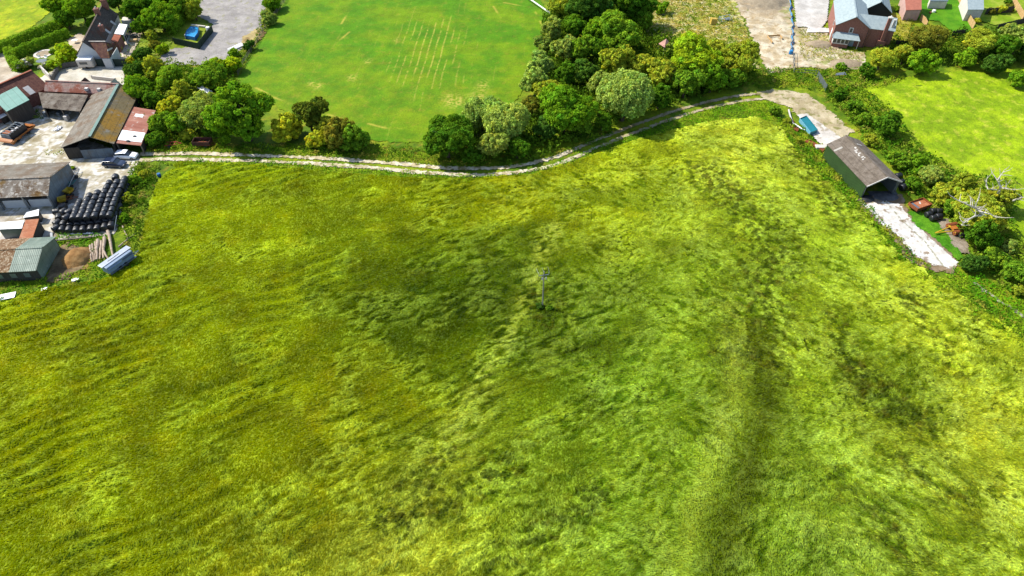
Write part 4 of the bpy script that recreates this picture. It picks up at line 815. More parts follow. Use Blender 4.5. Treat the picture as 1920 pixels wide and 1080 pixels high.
tile_red = surf('rust_red_clay_tiles', [(.3, '6a4034'), (.5, '7e5042'), (.7, '94644f')], 2.2, rough=.9, corr=(1, .3, .012), spots=[(.5, .5, .7, '5a3028'), (3, .6, .75, 'b58a6e')])
tile_pink = surf('faded_pink_tiles', [(.3, '94685e'), (.5, 'ab8278'), (.7, 'c8a89c')], 1.2, rough=.9, corr=(1, .3, .012), spots=[(.8, .4, .6, 'b09a8c'), (.25, .5, .6, '9c5a44'), (1.5, .55, .72, 'd8b8ae'), (2.5, .6, .75, '6e4038')])
tile_dark = surf('dark_mottled_tiles', [(.3, '4f433a'), (.5, '62564c'), (.7, '76695e')], 2.0, rough=.9, corr=(1, .3, .012), spots=[(.35, .52, .66, '6e4a38'), (2.8, .62, .8, '7d6c5c')])
tile_brown = surf('brown_mottled_tiles', [(.3, '4f3028'), (.5, '6e463a'), (.7, '84604a')], 1.6, rough=.9, corr=(1, .3, .012), spots=[(.9, .56, .68, '9a7a34')])
slate = surf('pale_blue_grey_slate', [(.3, '9fb0b2'), (.5, 'aebebf'), (.7, 'bccbcb')], 1.5, rough=.6, corr=(1, .28, .02), spec=.5)
slate_dk = flat('grey_slate', '6f8088', .6)
brick = surf('red_brick', [(.3, '96604f'), (.5, 'a87060'), (.7, 'ba8676')], 3.5, rough=.9, spots=[(9, .55, .7, 'b98a7c')], bump=.01)
white_ren = surf('white_render', [(.3, 'dfe3e6'), (.7, 'f2f4f4')], .6, rough=.8, spots=[(1.2, .6, .8, 'c4c4be')])
green_clad = surf('dark_green_cladding', [(.3, '36502a'), (.7, '40602f')], .5, rough=.6, corr=(0, .3, .03))
teal_roof = surf('teal_sheet_roof', [(.3, '64a090'), (.7, '80b4a6')], .5, rough=.6, corr=(0, .4, .03))
clear_roof = surf('greenish_translucent_sheets', [(.3, '6f8474'), (.6, '93a492'), (.8, 'c4c8b4')], .7, (1, .4, 1), rough=.5, corr=(0, .3, .04), spots=[(1.1, .6, .75, 'c9d4c4')])
black_clad = flat('black_boards', (.018, .018, .02), .7); cream_m = flat('cream_render', 'f2e8da', .8); pink_br = flat('pale_pink_brick', 'dfb8ac', .9)
dk_timber = surf('dark_weathered_boards', [(.3, '3d3832'), (.7, '5a544c')], 2, (3, 3, .3)); steel = flat('galvanised_steel', '9aa4ac', .4, .6); white_pl = flat('white_sheet', (.76, .75, .73), .5)
rust_m = surf('rusty_steel', [(.3, '7a3f24'), (.5, '9c5630'), (.7, 'b06a3c')], 3, rough=.85); orange_p = surf('weathered_orange_paint', [(.3, 'b5682a'), (.7, 'd88a3c')], 2, rough=.6)
blackp = flat('black_metal', (.02, .02, .022), .5); yellow_p = flat('yellow_paint', 'd8b424', .5); rubber = flat('tyre_rubber', (.022, .022, .022), .85)
timber = surf('new_fence_boards', [(.3, 'd0a468'), (.7, 'e8c48c')], 2); terra = flat('orange_clay_tiles', 'b8694a', .9, var=.2)
# --- green barn on the right, open at the near end
barn_roof = surf('brown_grey_roof', [(.3, '6f6355'), (.5, '857869'), (.7, '9a8e80')], 1.2, rough=.95, corr=(0, .17, .03), spots=[(5, .5, .7, '5d5246'), (.5, .5, .7, '988c80')])
b = gable('green_barn', (1663, 330), (1586.4, 253.6), (1627.5, 352), 3.3, 4.9, 'green sided barn with brown grey roof, open towards the slab track', barn_roof, green_clad, skip='A', wallmats={'O': steel}, over=.12)
for s, t, sd, ww, ll in ((3, .02, -1, .5, .5),):
    pass
skyl = flat('dull_rooflight', 'e6e0d8', .6)
on_slope(b, b.L - 2.6, .55, 1, .5, b.hw * .42, flat('dull_rooflight2', 'b8b2a6', .6), 'rooflight'); on_slope(b, b.L - 2.8, .25, -1, .3, 1.2, skyl, 'rooflight')
patch = flat('white_lichen_patch', 'd4d0c8', .9)
for s, t, w_, l_ in ((9.9, .07, .45, .3), (9.2, .1, .3, .55), (8.7, .2, .5, .25), (8.1, .1, .3, .5), (7.7, .22, .55, .22), (6.9, .12, .3, .45), (6.5, .1, .25, .2), (6.3, .2, .3, .3)):
    on_slope(b, s, max(t, .06), 1 if t > 0 else -1, w_, l_, patch, 'roof_patch', .012)
tr = MB(); x0 = b.X(-.3); x1 = b.X(-.42); xa, xb = sorted((x0, x1))
for sg, d, z in ((1, b.hw, b.ze), (-1, b.ho, b.ze)):
    tr.slab([(xa, 0, b.zr + .06), (xb, 0, b.zr + .06), (xb, sg * d, z + .06), (xa, sg * d, z + .06)], .22)
tr.build('barge_board', skyl, b.root)
for sg, yy in ((1, b.yE - .3), (-1, b.yO + .3)):
    xx = b.X(.3); MB().box((xx - .15, yy - .1, 0), (xx + .15, yy + .1, b.ze - .25)).build('post', steel, b.root)
# --- long grey barn on the left edge
b = gable('long_barn', (92.5, 331.7), (0, 336), (91, 367), 3.2, 5.1, 'long grey barn on the left edge with a rust streaked roof slope', rusty_long, concrete_block, ext=9, E2=(127, 304), skip='E', end_over=.15)
xs = sorted((b.X(0), b.X(b.L))); mb = MB()
MB().slab([(xs[0], -.2, b.zr + .02 + .012), (xs[1] + 0, -.2, b.zr + .032), (xs[1], -b.ho, b.ze + .032), (xs[0], -b.ho, b.ze + .032)], .03).build('roof_sheet', fibre, b.root)
for k in range(6):
    s = .3 + k * 4.6
    if s < b.L: MB().box((b.X(s) - .12, b.yE - .24, 0), (b.X(s) + .12, b.yE, b.ze - .3)).build('post', steel, b.root)
for k in range(2):
    s0, s1 = sorted((b.X(.5 + k * 4.6), b.X(4.7 + k * 4.6))); MB().box((s0, b.yE - .9, 0), (s1, b.yE - .75, 1.7)).build('low_wall', white_ren, b.root)
# --- big yard barn with teal ridge
b = gable('yard_barn', (168, 256), (221, 159), (215, 267.5), 2.9, 4.9, 'big barn with teal ridge strip, left slope grey and right slope orange with lichen', fibre, dk_timber, E2=(115, 274), skip='A', end_over=.1)
MB().box((min(b.X(-.1), b.X(b.L)) - 0, -.3, b.zr + .05), (max(b.X(-.1), b.X(b.L)), .3, b.zr + .12)).build('ridge_strip', flat('faded_teal_ridge', '76988c', .7), b.root)
xs = sorted((b.X(-.1), b.X(b.L))); MB().slab([(xs[0], .3, b.rz(.3) + .04), (xs[1], .3, b.rz(.3) + .04), (xs[1], b.hw, b.ze + .04), (xs[0], b.hw, b.ze + .04)], .035).build('roof_sheet', fibre_or, b.root)
xx = b.X(.12); MB().box((xx - .06, b.yO + .2, 0), (xx + .06, b.yO + 3.0, 2.6)).build('door', dk_timber, b.root); MB().box((xx + .5, b.yO + 3.2, 0), (xx + .56, b.yE - .3, 2.2)).build('back_panel', concrete_block, b.root)
# --- rusty lean-to beside it
r_ = mono('lean_to_shed', [(249, 200, 2.7), (292, 207, 2.4), (264, 273, 2.2), (217, 268, 2.7)], 'rusty tin lean-to with a white patched lower end beside the trees', rust_red, dk_timber, open_=(2,))
q = root_q[r_.name]; f = lambda a, c: q[0].lerp(q[3], a).lerp(q[1].lerp(q[2], a), c) + Vector((0, 0, .06))
MB().slab([f(.66, .02), f(.66, .98), f(.92, .98), f(.92, .02)], .03).build('roof_patch', white_pl, r_); MB().slab([f(.18, .25), f(.18, .6), f(.26, .6), f(.26, .25)], .03).build('roof_patch', white_pl, r_)
for a, c in ((.79, .62), (.93, .45)): MB().prism([(f(a, c).x + .4 * math.cos(k), f(a, c).y + .3 * math.sin(k)) for k in (0, 1, 2, 3, 4, 5)], f(a, c).z, f(a, c).z + .12).build('rubber_patch', rubber, r_)
# --- cattle shed with mossy roof between the barns
r_ = mono('open_shed', [(72, 173, 3.4), (165, 178, 3.6), (150, 209, 2.5), (80, 202, 2.5)], 'open fronted shed with grey and brown mossy roof below the pink tiled roof', fibre_dark, dk_timber, open_=(2,))
# --- pink tiled range
b = gable('tiled_range', (220, 157), (85, 151), (83, 171), 3.0, 4.6, 'long low range with faded pink and orange clay tiles', tile_pink, brick, cat='outbuilding')
for s, m in ((7.2, tile_brown), (14.2, flat('greenish_cream_panel', 'c9c8ae', .8))): 
    o = MB(); xx = b.X(b.L - s); o.add([(xx - 1.5, -b.ho - 1.4, 2.2), (xx + 1.5, -b.ho - 1.4, 2.2), (xx, -b.ho - 1.4, 4.0), (xx - 1.5, -1.0, 2.2), (xx + 1.5, -1.0, 2.2), (xx, -1.0, 4.0)], [(0, 1, 2), (3, 5, 4), (0, 2, 5, 3), (1, 4, 5, 2), (0, 3, 4, 1)]); o.build('dormer', m, b.root)
for s in (9.0, 11.9): MB().box((b.X(b.L - 9 - s + 8) - .35, b.hw * .55, 3.4), (b.X(b.L - 9 - s + 8) + .35, b.hw * .9, 4.0)).build('roof_vent', skyl, b.root)
# --- rust tiled barn at the left edge
b = gable('tiled_barn', (57, 133), (0, 158), (82, 168), 2.8, 5.6, 'rust red tiled barn with one skylight at the left edge', tile_red, brick, ext=8)
on_slope(b, 3.6, .55, 1, 1.3, 1.9, skyl, 'skylight'); xs = sorted((b.X(-.3), b.X(b.L))); MB().box((xs[0], -.22, b.zr + .06), (xs[1], .22, b.zr + .16)).build('ridge_tiles', terra, b.root)
mono('teal_roofed_shed', [(31, 162, 5.0), (55, 187, 4.4), (12, 209, 3.6), (-14, 184, 4.2)], 'shed with a teal green sheet roof at the left edge', teal_roof, dk_timber)
mono('lean_to_shed', [(-5, 208, 1.8), (9, 202, 1.8), (16, 214, 1.6), (0, 222, 1.6)], 'tiny white roofed lean-to under the teal roof', white_pl, dk_timber)
# --- lower left sheds
b = gable('long_shed', (78.5, 464), (0, 468), (79, 507), 2.4, 3.7, 'long low shed at the left edge, brown speckled roof with a green sheeted end', rust_spk, dk_timber, ext=8, split=[(0, 4.4, clear_roof), (4.4, 99, rust_spk)], wallmats={'A': concrete_block}, end_over=.1) if False else None
def long_shed():
    P1 = G(78.5, 464, 3.7); P2 = G(0, 468, 3.7); L_ = (P2 - P1).length + 8
    return gable('long_shed', (78.5, 464), (0, 468), (79, 507), 2.4, 3.7, 'long low shed at the left edge, brown speckled roof with a green sheeted end', rust_spk, dk_timber, ext=8, split=[(0, 4.2, clear_roof), (4.2, L_, rust_spk)], wallmats={'A': clear_roof}, end_over=.1)
b = long_shed()
for k in range(3): MB().box((b.X(1.5 + k * 2.2) - .05, b.yE + .02, .8), (b.X(1.5 + k * 2.2) + .9, b.yE + .06, 1.7)).build('shutter', steel, b.root)
mono('small_shed', [(48, 412, 2.6), (73, 410, 2.5), (58, 456, 2.2), (33, 455, 2.2)], 'narrow shed with an orange rusted roof behind the long shed', rust_or, dk_timber)
mono('white_shelter', [(0, 417, 2.6), (45, 413, 2.6), (41, 428, 2.3), (-4, 430, 2.3)], 'white roofed box trailer with a grey front at the left edge', white_pl, steel, cat='trailer', inset=.1)
mono('white_shelter', [(50, 398, 1.9), (73, 392, 1.9), (72, 404, 1.6), (43, 408, 1.6)], 'small white topped box trailer in front of the long barn', white_pl, blackp, cat='trailer', inset=.1)
# --- small white roofed shed in the clump
b = gable('small_shed', (391, 169), (373, 158.5), (386, 174), 2.0, 2.5, 'small dark shed with a white roof among the trees', white_pl, dk_timber, cat='shed', over=.1)
# --- cottage
b = gable('cottage', (155, 78), (193, 6), (224, 23), 3.0, 6.2, 'long white cottage with dark tiled roof and white gable wall', tile_dark, white_ren, cat='house', E2=(146, 97), over=.15, end_over=.05)
cot = b; R0 = b.root; Mi = R0.matrix_basis.copy(); Mi = (Matrix.Translation(R0.location) @ Matrix.Rotation(R0.rotation_euler.z, 4, 'Z')).inverted()
def cp(px, py, z): return Mi @ G(px, py, z)
w_ = MB()
A_, B_, C_, D_, E_ = cp(166, 78, 5.4), cp(198, 78, 5.4), cp(206, 109, 2.7), cp(189, 109, 2.7), cp(220, 87, 2.7)
w_.slab([A_, B_, C_, D_], .1).slab([B_, E_, C_], .1).build('roof', tile_brown, R0)
ww = MB()
for p, q in ((D_, C_), (C_, E_)):
    d = (q - p); d.z = 0; d.normalize(); nn = Vector((-d.y, d.x, 0)); cen = (A_ + B_) / 2
    if nn.dot(cen - p) < 0: nn = -nn
    p2, q2 = p + nn * .15 + d * .16, q + nn * .15 - d * .16
    ww.beam(Vector((p2.x, p2.y, 1.25)), Vector((q2.x, q2.y, 1.25)), .15, 2.5)
ww.build('wall', white_ren, R0); w2 = E_.lerp(C_, .35)
MB().tube([A_ + Vector((0, 0, .05)), B_ + Vector((0, 0, .05))], .14, 6).build('ridge_tiles', cream_m, R0)
p, q, r, s = cp(224, 44, 3.0), cp(239, 46, 2.7), cp(231, 65, 2.7), cp(214, 63, 3.0)
con = MB().slab([p, q, r, s], .08).build('conservatory', white_pl, R0); cw = MB()
d = (r - q); d.z = 0; L_ = d.length; d.normalize(); cw.beam(Vector((q.x, q.y, 1.3)) - Vector((0, 0, .0)) , Vector((r.x, r.y, 1.3)), .1, 2.5)
cw.build('glazed_wall', frame_w, con); nn = Vector((-d.y, d.x, 0)); nn = nn if nn.dot(q - p) > 0 else -nn
for k in range(4):
    a = q + d * (L_ * (k + .12) / 4) + nn * .06; c_ = q + d * (L_ * (k + .88) / 4) + nn * .06; MB().beam(Vector((a.x, a.y, 1.5)), Vector((c_.x, c_.y, 1.5)), .03, 1.3).build('pane', glass_m, con)
p, q, r, s = cp(214, 64, 3.0), cp(227, 66, 2.6), cp(220, 80, 2.6), cp(208, 76, 3.0); po = MB().slab([p, q, r, s], .1).build('porch', terra, R0); pw = MB()
pw.beam(Vector((q.x, q.y, 1.2)), Vector((r.x, r.y, 1.2)), .12, 2.4); pw.beam(Vector((r.x, r.y, 1.2)), Vector((s.x, s.y, 1.2)), .12, 2.4); pw.build('porch_wall', brick, po)
p = cp(241, 43, 1); MB().box((p.x - 1.2, p.y - 1.2, 0), (p.x + 1.2, p.y + 1.2, 2.2)).build('annexe', cream_m, R0)
for (px, py, z0, z1, m, sz) in ((181, 20, 4.6, 7.4, brick, .55), (194, 2, 5.0, 7.6, brick, .6), (188, 47, 5.0, 6.6, brick, .45)):
    p = cp(px, py, (z0 + z1) / 2 + .8); c_ = MB().box((p.x - sz, p.y - sz, z0), (p.x + sz, p.y + sz, z1)).box((p.x - sz - .08, p.y - sz - .08, z1 - .25), (p.x + sz + .08, p.y + sz + .08, z1 - .08)).build('chimney', m, R0)
    for dx in (-.22, .22): MB().tube([(p.x + dx, p.y, z1 - .02), (p.x + dx, p.y, z1 + .4)], [.14, .1], 8).build('chimney_pot', cream_m, c_)
on_slope(b, 11.5, .72, 1, 1.0, .9, skyl, 'rooflight'); on_slope(b, 17, .78, 1, 1.0, .9, skyl, 'rooflight')
MB().slab([B_.lerp(C_, .5) + Vector((.15, 0, .2)), B_.lerp(C_, .62) + Vector((.15, 0, .2)), B_.lerp(E_, .5).lerp(C_.lerp(E_, .5), .62) + Vector((0, 0, .12)), B_.lerp(E_, .5).lerp(C_.lerp(E_, .5), .45) + Vector((0, 0, .12))], .05).build('rooflight', skyl, R0)
# --- brick house
b = gable('brick_house', (1606.7, 30.8), (1600, -14), (1567.5, 51.7), 5.0, 7.6, 'red brick house with pale slate roof and white bay by the building site', slate, brick, cat='house', over=.1, end_over=.25)
sA = 1 if True else 1
win(b, 'A', .15, 3.3, .95, 1.4, fw=.17)
o = win(b, 'E', 3.0, .4, 1.6, 2.4, pmat=white_pl); win(b, 'E', 4.0, 3.2, 1.0, 1.2)
MB().box((b.X(2.3) - .5, b.yE + .02, 0), (b.X(2.3) + .5, b.yE + .12, 2.2)).build('door', frame_w, b.root)
# wing to the right
xin = lambda s: b.X(s)
sg = -1; y0 = b.yO; wd = 6.0; dep = 5.6
xa0, xb0 = sorted((b.X(.9), b.X(.9 + dep)))
xm = (xa0 + xb0) / 2; yr0 = -.8; yr1 = y0 - wd; ze2, zr2 = 4.7, 6.9
MB().slab([(xa0 - .2, -2.2, ze2), (xa0 - .2, yr1, ze2), (xm, yr1, zr2), (xm, -.6, zr2)], .1).slab([(xb0 + .2, -2.2, ze2), (xb0 + .2, yr1, ze2), (xm, yr1, zr2), (xm, -.6, zr2)], .1).build('wing_roof', slate, b.root)
V = MB(); V.box((xa0, yr1 + .2, 0), (xb0, y0 - .003, ze2 - .15)); V.add([(xa0, yr1 + .2, ze2 - .15), (xb0, yr1 + .2, ze2 - .15), (xm, yr1 + .2, zr2 - .2), (xa0, yr1 + .35, ze2 - .15), (xb0, yr1 + .35, ze2 - .15), (xm, yr1 + .35, zr2 - .2)], [(0, 1, 2), (3, 5, 4), (0, 3, 4, 1), (1, 4, 5, 2), (2, 5, 3, 0)]); V.build('wing_wall', brick, b.root)
xn = b.X(.9); so_ = 1 if b.flip else -1; cy = y0 - wd * .62
ch = MB(); ch.box((min(xn, xn + so_ * .9), cy - .9, 0), (max(xn, xn + so_ * .9), cy + .9, 2.2)).box((min(xn + so_ * .03, xn + so_ * .75), cy - .42, 2.2), (max(xn + so_ * .03, xn + so_ * .75), cy + .42, 7.9)); c_ = ch.build('chimney', brick, b.root)
MB().box((min(xn - so_ * .05, xn + so_ * .85), cy - .52, 7.9), (max(xn - so_ * .05, xn + so_ * .85), cy + .52, 8.15)).build('chimney_cap', cream_m, c_)
MB().tube([(xn + so_ * .4, cy, 8.15), (xn + so_ * .4, cy, 8.5)], [.16, .12], 8).build('chimney_pot', white_pl, c_)
MB().box((xb0 - 1.1 if b.flip else xa0 + .5, yr1 + .5, 5.2), (xb0 - .5 if b.flip else xa0 + 1.1, yr1 + 1.1, 7.2)).build('chimney', skyl, b.root)
# bay with door at the gable foot
xg = b.X(.05); o_ = so_; bd = 1.7
y1, y2 = b.yE - .2, -b.yE * .55
X0, X1 = xg + o_ * .003, xg + o_ * bd
mb = MB(); ym = y2 + 2.3
bay = MB().box((min(X0, X1), ym, 0), (max(X0, X1), y1, .9)).build('bay', old_wood if False else brick, b.root)
MB().box((min(X0, X1), ym, .903), (max(X0, X1), y1, 2.35)).build('bay_frame', frame_w, bay)
n_ = 4
for k in range(n_):
    a = ym + (y1 - ym) * (k + .12) / n_; c2 = ym + (y1 - ym) * (k + .88) / n_; MB().box((min(X1, X1 + o_ * .03), a, 1.15), (max(X1, X1 + o_ * .03), c2, 2.15)).build('pane', glass_m, bay)
MB().slab([(X1 + o_ * .4, y1 + .3, 2.4), (X1 + o_ * .4, y2 - .2, 2.4), (X0, y2 + .5, 3.3), (X0, y1 - .4, 3.3)], .08).build('bay_roof', slate, bay)
MB().slab([(X1 + o_ * .4, y1 + .3, 2.4), (X0, y1 + .3, 2.4), (X0, y1 - .4, 3.3)], .08).build('bay_roof', slate_dk, bay); MB().slab([(X1 + o_ * .4, y2 - .2, 2.4), (X0, y2 - .2, 2.4), (X0, y2 + .5, 3.3)], .08).build('bay_roof', slate_dk, bay)
MB().box((min(X0, X0 + o_ * .06), y2 + .8, 0), (max(X0, X0 + o_ * .06), y2 + 1.9, 2.1)).build('door', flat('pale_blue_door', 'b8c8d4', .5), b.root)
MB().box((X1 + o_ * .2 - .06, y2, 0), (X1 + o_ * .2 + .06, y2 + .12, 2.3)).build('porch_post', frame_w, b.root)
MB().tube([(xg + o_ * .08, b.yO + .25, 0), (xg + o_ * .08, b.yO + .25, 4.7)], .06, 6).build('drain_pipe', blackp, b.root)
gable('garage', (1653, 2.5), (1646, -32), (1620, 21), 3.0, 5.6, 'black boarded garage with pale slate roof behind the brick house', slate, black_clad, cat='garage', over=.12)
mono('outbuilding', [(1699, 19, 3.0), (1728, 18, 3.0), (1728, -22, 5.4), (1696, -22, 5.4)], 'outbuilding with plain orange red roof at the top edge', flat('orange_red_roof_tiles', 'c87a62', .9), pink_br, cat='outbuilding', inset=.1)
mono('outbuilding', [(1815, 18, 3.2), (1845, 18, 3.2), (1844, -24, 5.4), (1813, -24, 5.4)], 'cream outbuilding with grey slate roof between the two lawns', slate, cream_m, cat='outbuilding', inset=.1)
mono('small_shed', [(1744, 2, 2.2), (1778, 2, 2.2), (1777, -8, 2.2), (1745, -8, 2.2)], 'grey terrace roof at the top of the striped lawn', slate_dk, cream_m, inset=.1)
# ================================================================ THINGS IN THE YARD AND ROUND ABOUT
def noisy(o, amp, sc, seed=0):
    for v in o.data.vertices:
        c = v.co; n_ = fbm(np.array([c.x * sc + c.z * 1.7]), np.array([c.y * sc - c.z * 1.3]), seed, 2)[0]; v.co = c * (1 + amp * n_)
    return o
# ---- wrapped bales
wrap_m = surf('black_bale_wrap', [(.3, (.006, .006, .007)), (.7, (.016, .017, .019))], 3, rough=.38, bump=.05, bsc=6, spec=.55)
def bale_mesh(seed):
    me = bpy.data.meshes.new('bale'); V = []; F = []; rs = np.random.RandomState(seed); S_ = 18
    prof = [(-.62, .0), (-.63, .42), (-.60, .54), (-.54, .6), (-.3, .62), (0, .63), (.3, .62), (.54, .6), (.60, .54), (.63, .42), (.62, 0)]
    for x, r in prof:
        for k in range(S_):
            a = 2 * math.pi * k / S_; q = r * (1 + .03 * rs.randn()); V.append((x + .01 * rs.randn(), q * math.cos(a), q * math.sin(a) * (.96 if math.sin(a) < 0 else 1)))
    for i in range(len(prof) - 1):
        for k in range(S_): F.append((i * S_ + k, i * S_ + (k + 1) % S_, (i + 1) * S_ + (k + 1) % S_, (i + 1) * S_ + k))
    me.from_pydata(V, [], F); me.update(); me.polygons.foreach_set('use_smooth', [True] * len(F)); me.materials.append(wrap_m); return me
BM = [bale_mesh(i) for i in range(4)]; _b = [0]
def bale(px, py, z, ang, label, group, s=1.0, world=None):
    _b[0] += 1; o = bpy.data.objects.new('round_bale', BM[_b[0] % 4]); COL.objects.link(o); p = world or G(px, py, z); o.location = p
    rr = random.Random(_b[0]); o.rotation_euler = (rr.uniform(0, 6.28), 0, ang + rr.uniform(-.1, .1)); o.rotation_mode = 'XYZ'; o.scale = (s * rr.uniform(.95, 1.04),) * 3
    return tag(o, label, 'hay bale', group)
ROWS = [('first', [(138, 408), (141, 401), (143, 394), (145.6, 387), (148.6, 380)]),
        ('second', [(150, 407), (154, 399.5), (157, 391.5), (160, 384), (163.4, 376.5), (168, 368.5)]),
        ('third', [(163.4, 407), (167, 399), (170, 391), (173, 382.5), (178, 372.5), (183, 363)]),
        ('fourth', [(178, 405), (182, 396), (185, 388), (188.5, 378.5), (192, 369.5), (196, 361), (200, 352.5), (205, 344)]),
        ('fifth', [(193.5, 403.5), (197, 395), (200, 387), (203, 378), (206, 369), (210, 360.5), (214, 352), (219, 343), (216.6, 333)]),
        ('sixth', [(206, 403.5), (210, 394), (212.8, 384.5), (216, 376), (219.5, 368), (223, 360.5), (228, 351), (231, 343), (234, 336.5)])]
for nm, row in ROWS:
    a = G(*row[0], 1.8); c = G(*row[-1], 1.8); ang = math.atan2(c.y - a.y, c.x - a.x)
    for i, (px, py) in enumerate(row):
        end = 'nearest the logs' if i == 0 else ('at its far end' if i == len(row) - 1 else None)
        bale(px, py, 1.78, ang, ('black wrapped bale %s in the %s top row from the left' % (end, nm)) if end else '%s black bale from the near end of the %s top row from the left' % (('', 'second', 'third', 'fourth', 'fifth', 'sixth', 'seventh', 'eighth')[i], nm), 'bales in the top rows of the stack')
        p = G(px, py, 1.78); q = p + Vector((math.cos(ang), math.sin(ang), 0)) * .1; bale(0, 0, 0, ang, 'black wrapped bale underneath the top rows of the stack', 'bales under the top rows', 1.0, (q.x, q.y, .61))
ang = math.atan2(G(148, 380)[1] - G(138, 408)[1], G(148, 380)[0] - G(138, 408)[0])
ORD = ['leftmost', 'second', 'third', 'fourth', 'fifth', 'sixth', 'seventh', 'rightmost']
for i, (px, py) in enumerate([(119.5, 420), (133, 420), (146.6, 420), (159, 419), (172, 417), (186, 416), (200.5, 413.5)]): bale(px, py, .62, ang, ORD[i] + ' black bale from the left in the low row just in front of the stack', 'bales in the second row from the front')
for i, (px, py) in enumerate([(116.7, 430), (130, 431), (143, 431), (156, 430.5), (170, 429), (182.5, 428), (196.7, 425.5), (209, 422.5)]): bale(px, py, .62, ang, ORD[i] + ' black bale in the frontmost low row beside the white boards', 'bales in the front row')
for px, py, z, a, lb in [(119, 397, 1.78, 1.2, 'black wrapped bale on the left shoulder of the stack'), (129.5, 398, 1.78, 1.0, 'black wrapped bale left of the first top row'), (125, 408, 1.78, 1.0, 'black wrapped bale in front of the left shoulder of the stack'),
                         (118, 387, .62, .2, 'black wrapped bale behind the left end, glinting in the sun'), (105.6, 397, .62, .2, 'bright glinting bale at the far left end of the stack'), (110.5, 407.5, .62, 1.9, 'dark bale lying skew at the left end'),
                         (107.5, 418, .62, 1.1, 'bluish bale at the left edge of the stack'), (104.6, 428, .62, 1.1, 'bluish bale at the lower left corner of the stack'), (228, 371, .62, 1.1, 'bale half buried in brambles at the right side of the stack'), (222, 387, .62, 1.1, 'bale beside the brambles halfway along the stack')]:
    bale(px, py, z, a, lb, 'loose bales round the stack')
for px, py, z, lb in [(1689, 342, .62, 'black bale against the right wall of the green barn'), (1694, 351, .62, 'black bale nearest the open end of the green barn'), (1684, 330, .62, 'black bale behind the others beside the green barn')]:
    bale(px, py, z, .4, lb, 'bales beside the green barn', 1.05)
for px, py, a, lb in [(1741, 402, .2, 'bluish black bale left of the others by the brambles'), (1750, 396, .2, 'black bale at the back of the small pile by the brambles'), (1760, 396, .2, 'black bale at the back right of the small pile'), (1750, 409, .2, 'black bale at the front of the small pile'), (1760, 406, .2, 'black bale at the front right of the small pile')]:
    bale(px, py, .6, a, lb, 'bales by the brambles', .95)
# ---- cars
def car(px, py, rz, paint, label, Lc=4.4, Wc=1.8):
    p = G(px, py, .5); e = empty('parked_car', (p.x, p.y, .05), rz, label, 'car')
    st = [(-.5, .35, .72, .80), (-.485, .28, .86, .92), (-.36, .24, .95, .97), (-.1, .22, .98, 1.0), (.18, .22, .96, 1.0), (.36, .24, .86, .97), (.47, .28, .74, .90), (.5, .36, .62, .78)]
    def loft(st, sides):
        V = []; F = []
        for row in st: V += sides(*row)
        k = len(sides(*st[0]))
        for i in range(len(st) - 1):
            for j in range(k): F.append((i * k + j, i * k + (j + 1) % k, (i + 1) * k + (j + 1) % k, (i + 1) * k + j))
        F += [tuple(range(k - 1, -1, -1)), tuple(range((len(st) - 1) * k, len(st) * k))]; return V, F
    h = Wc / 2
    V, F = loft(st, lambda x, z0, z1, w_: [(x * Lc, -h * w_ * .92, z0), (x * Lc, -h * w_, (z0 + z1) / 2), (x * Lc, -h * w_ * .86, z1), (x * Lc, h * w_ * .86, z1), (x * Lc, h * w_, (z0 + z1) / 2), (x * Lc, h * w_ * .92, z0)])
    body = MB().add(V, F).build('body', paint, e, smooth=False, bevel=.05)
    g = [(-.45, .86, .88), (-.40, 1.30, .72), (-.05, 1.44, .74), (.08, 1.40, .72), (.24, .93, .86)]
    V, F = loft(g, lambda x, z1, w_: [(x * Lc, -h * .84, .84), (x * Lc, -h * w_, z1), (x * Lc, h * w_, z1), (x * Lc, h * .84, .84)])
    MB().add(V, F).build('window_glass', glass_m, e, bevel=.03)
    V = [(-.36 * Lc, s * h * .70, 1.375) for s in (-1, 1)]
    MB().slab([(-.41 * Lc, -h * .78, 1.34), (-.41 * Lc, h * .78, 1.34), (-.05 * Lc, h * .79, 1.51), (-.05 * Lc, -h * .79, 1.51)], .07).slab([(-.05 * Lc, -h * .79, 1.51), (-.05 * Lc, h * .79, 1.51), (.09 * Lc, h * .77, 1.46), (.09 * Lc, -h * .77, 1.46)], .07).build('roof', paint, e, bevel=.02)
    for sx in (-.31, .31):
        for sy in (-1, 1):
            w_ = MB().tube([(sx * Lc, sy * (h - .2), .32), (sx * Lc, sy * (h + .0), .32)], .32, 14).build('wheel', rubber, e); MB().tube([(sx * Lc, sy * (h - .02), .32), (sx * Lc, sy * (h + .012), .32)], .2, 10).build('rim', steel, w_)
    for sy in (-1, 1):
        MB().box((.462 * Lc, sy * h * .62 - .18, .58), (.488 * Lc, sy * h * .62 + .18, .72)).build('headlight', skyl, e); MB().box((-.495 * Lc, sy * h * .66 - .14, .66), (-.484 * Lc, sy * h * .66 + .14, .82)).build('tail_light', terra, e)
    return e
car_w = flat('white_car_paint', (.82, .82, .82), .25, spec=.6, var=.02); car_b = flat('navy_car_paint', (.012, .022, .05), .2, spec=.8, var=.05)
car(237, 292, R(-2), car_w, 'white parked car at the start of the stone track', 4.5); car(215, 307, R(-4), car_b, 'navy blue parked car in front of the white one', 4.6, 1.9)
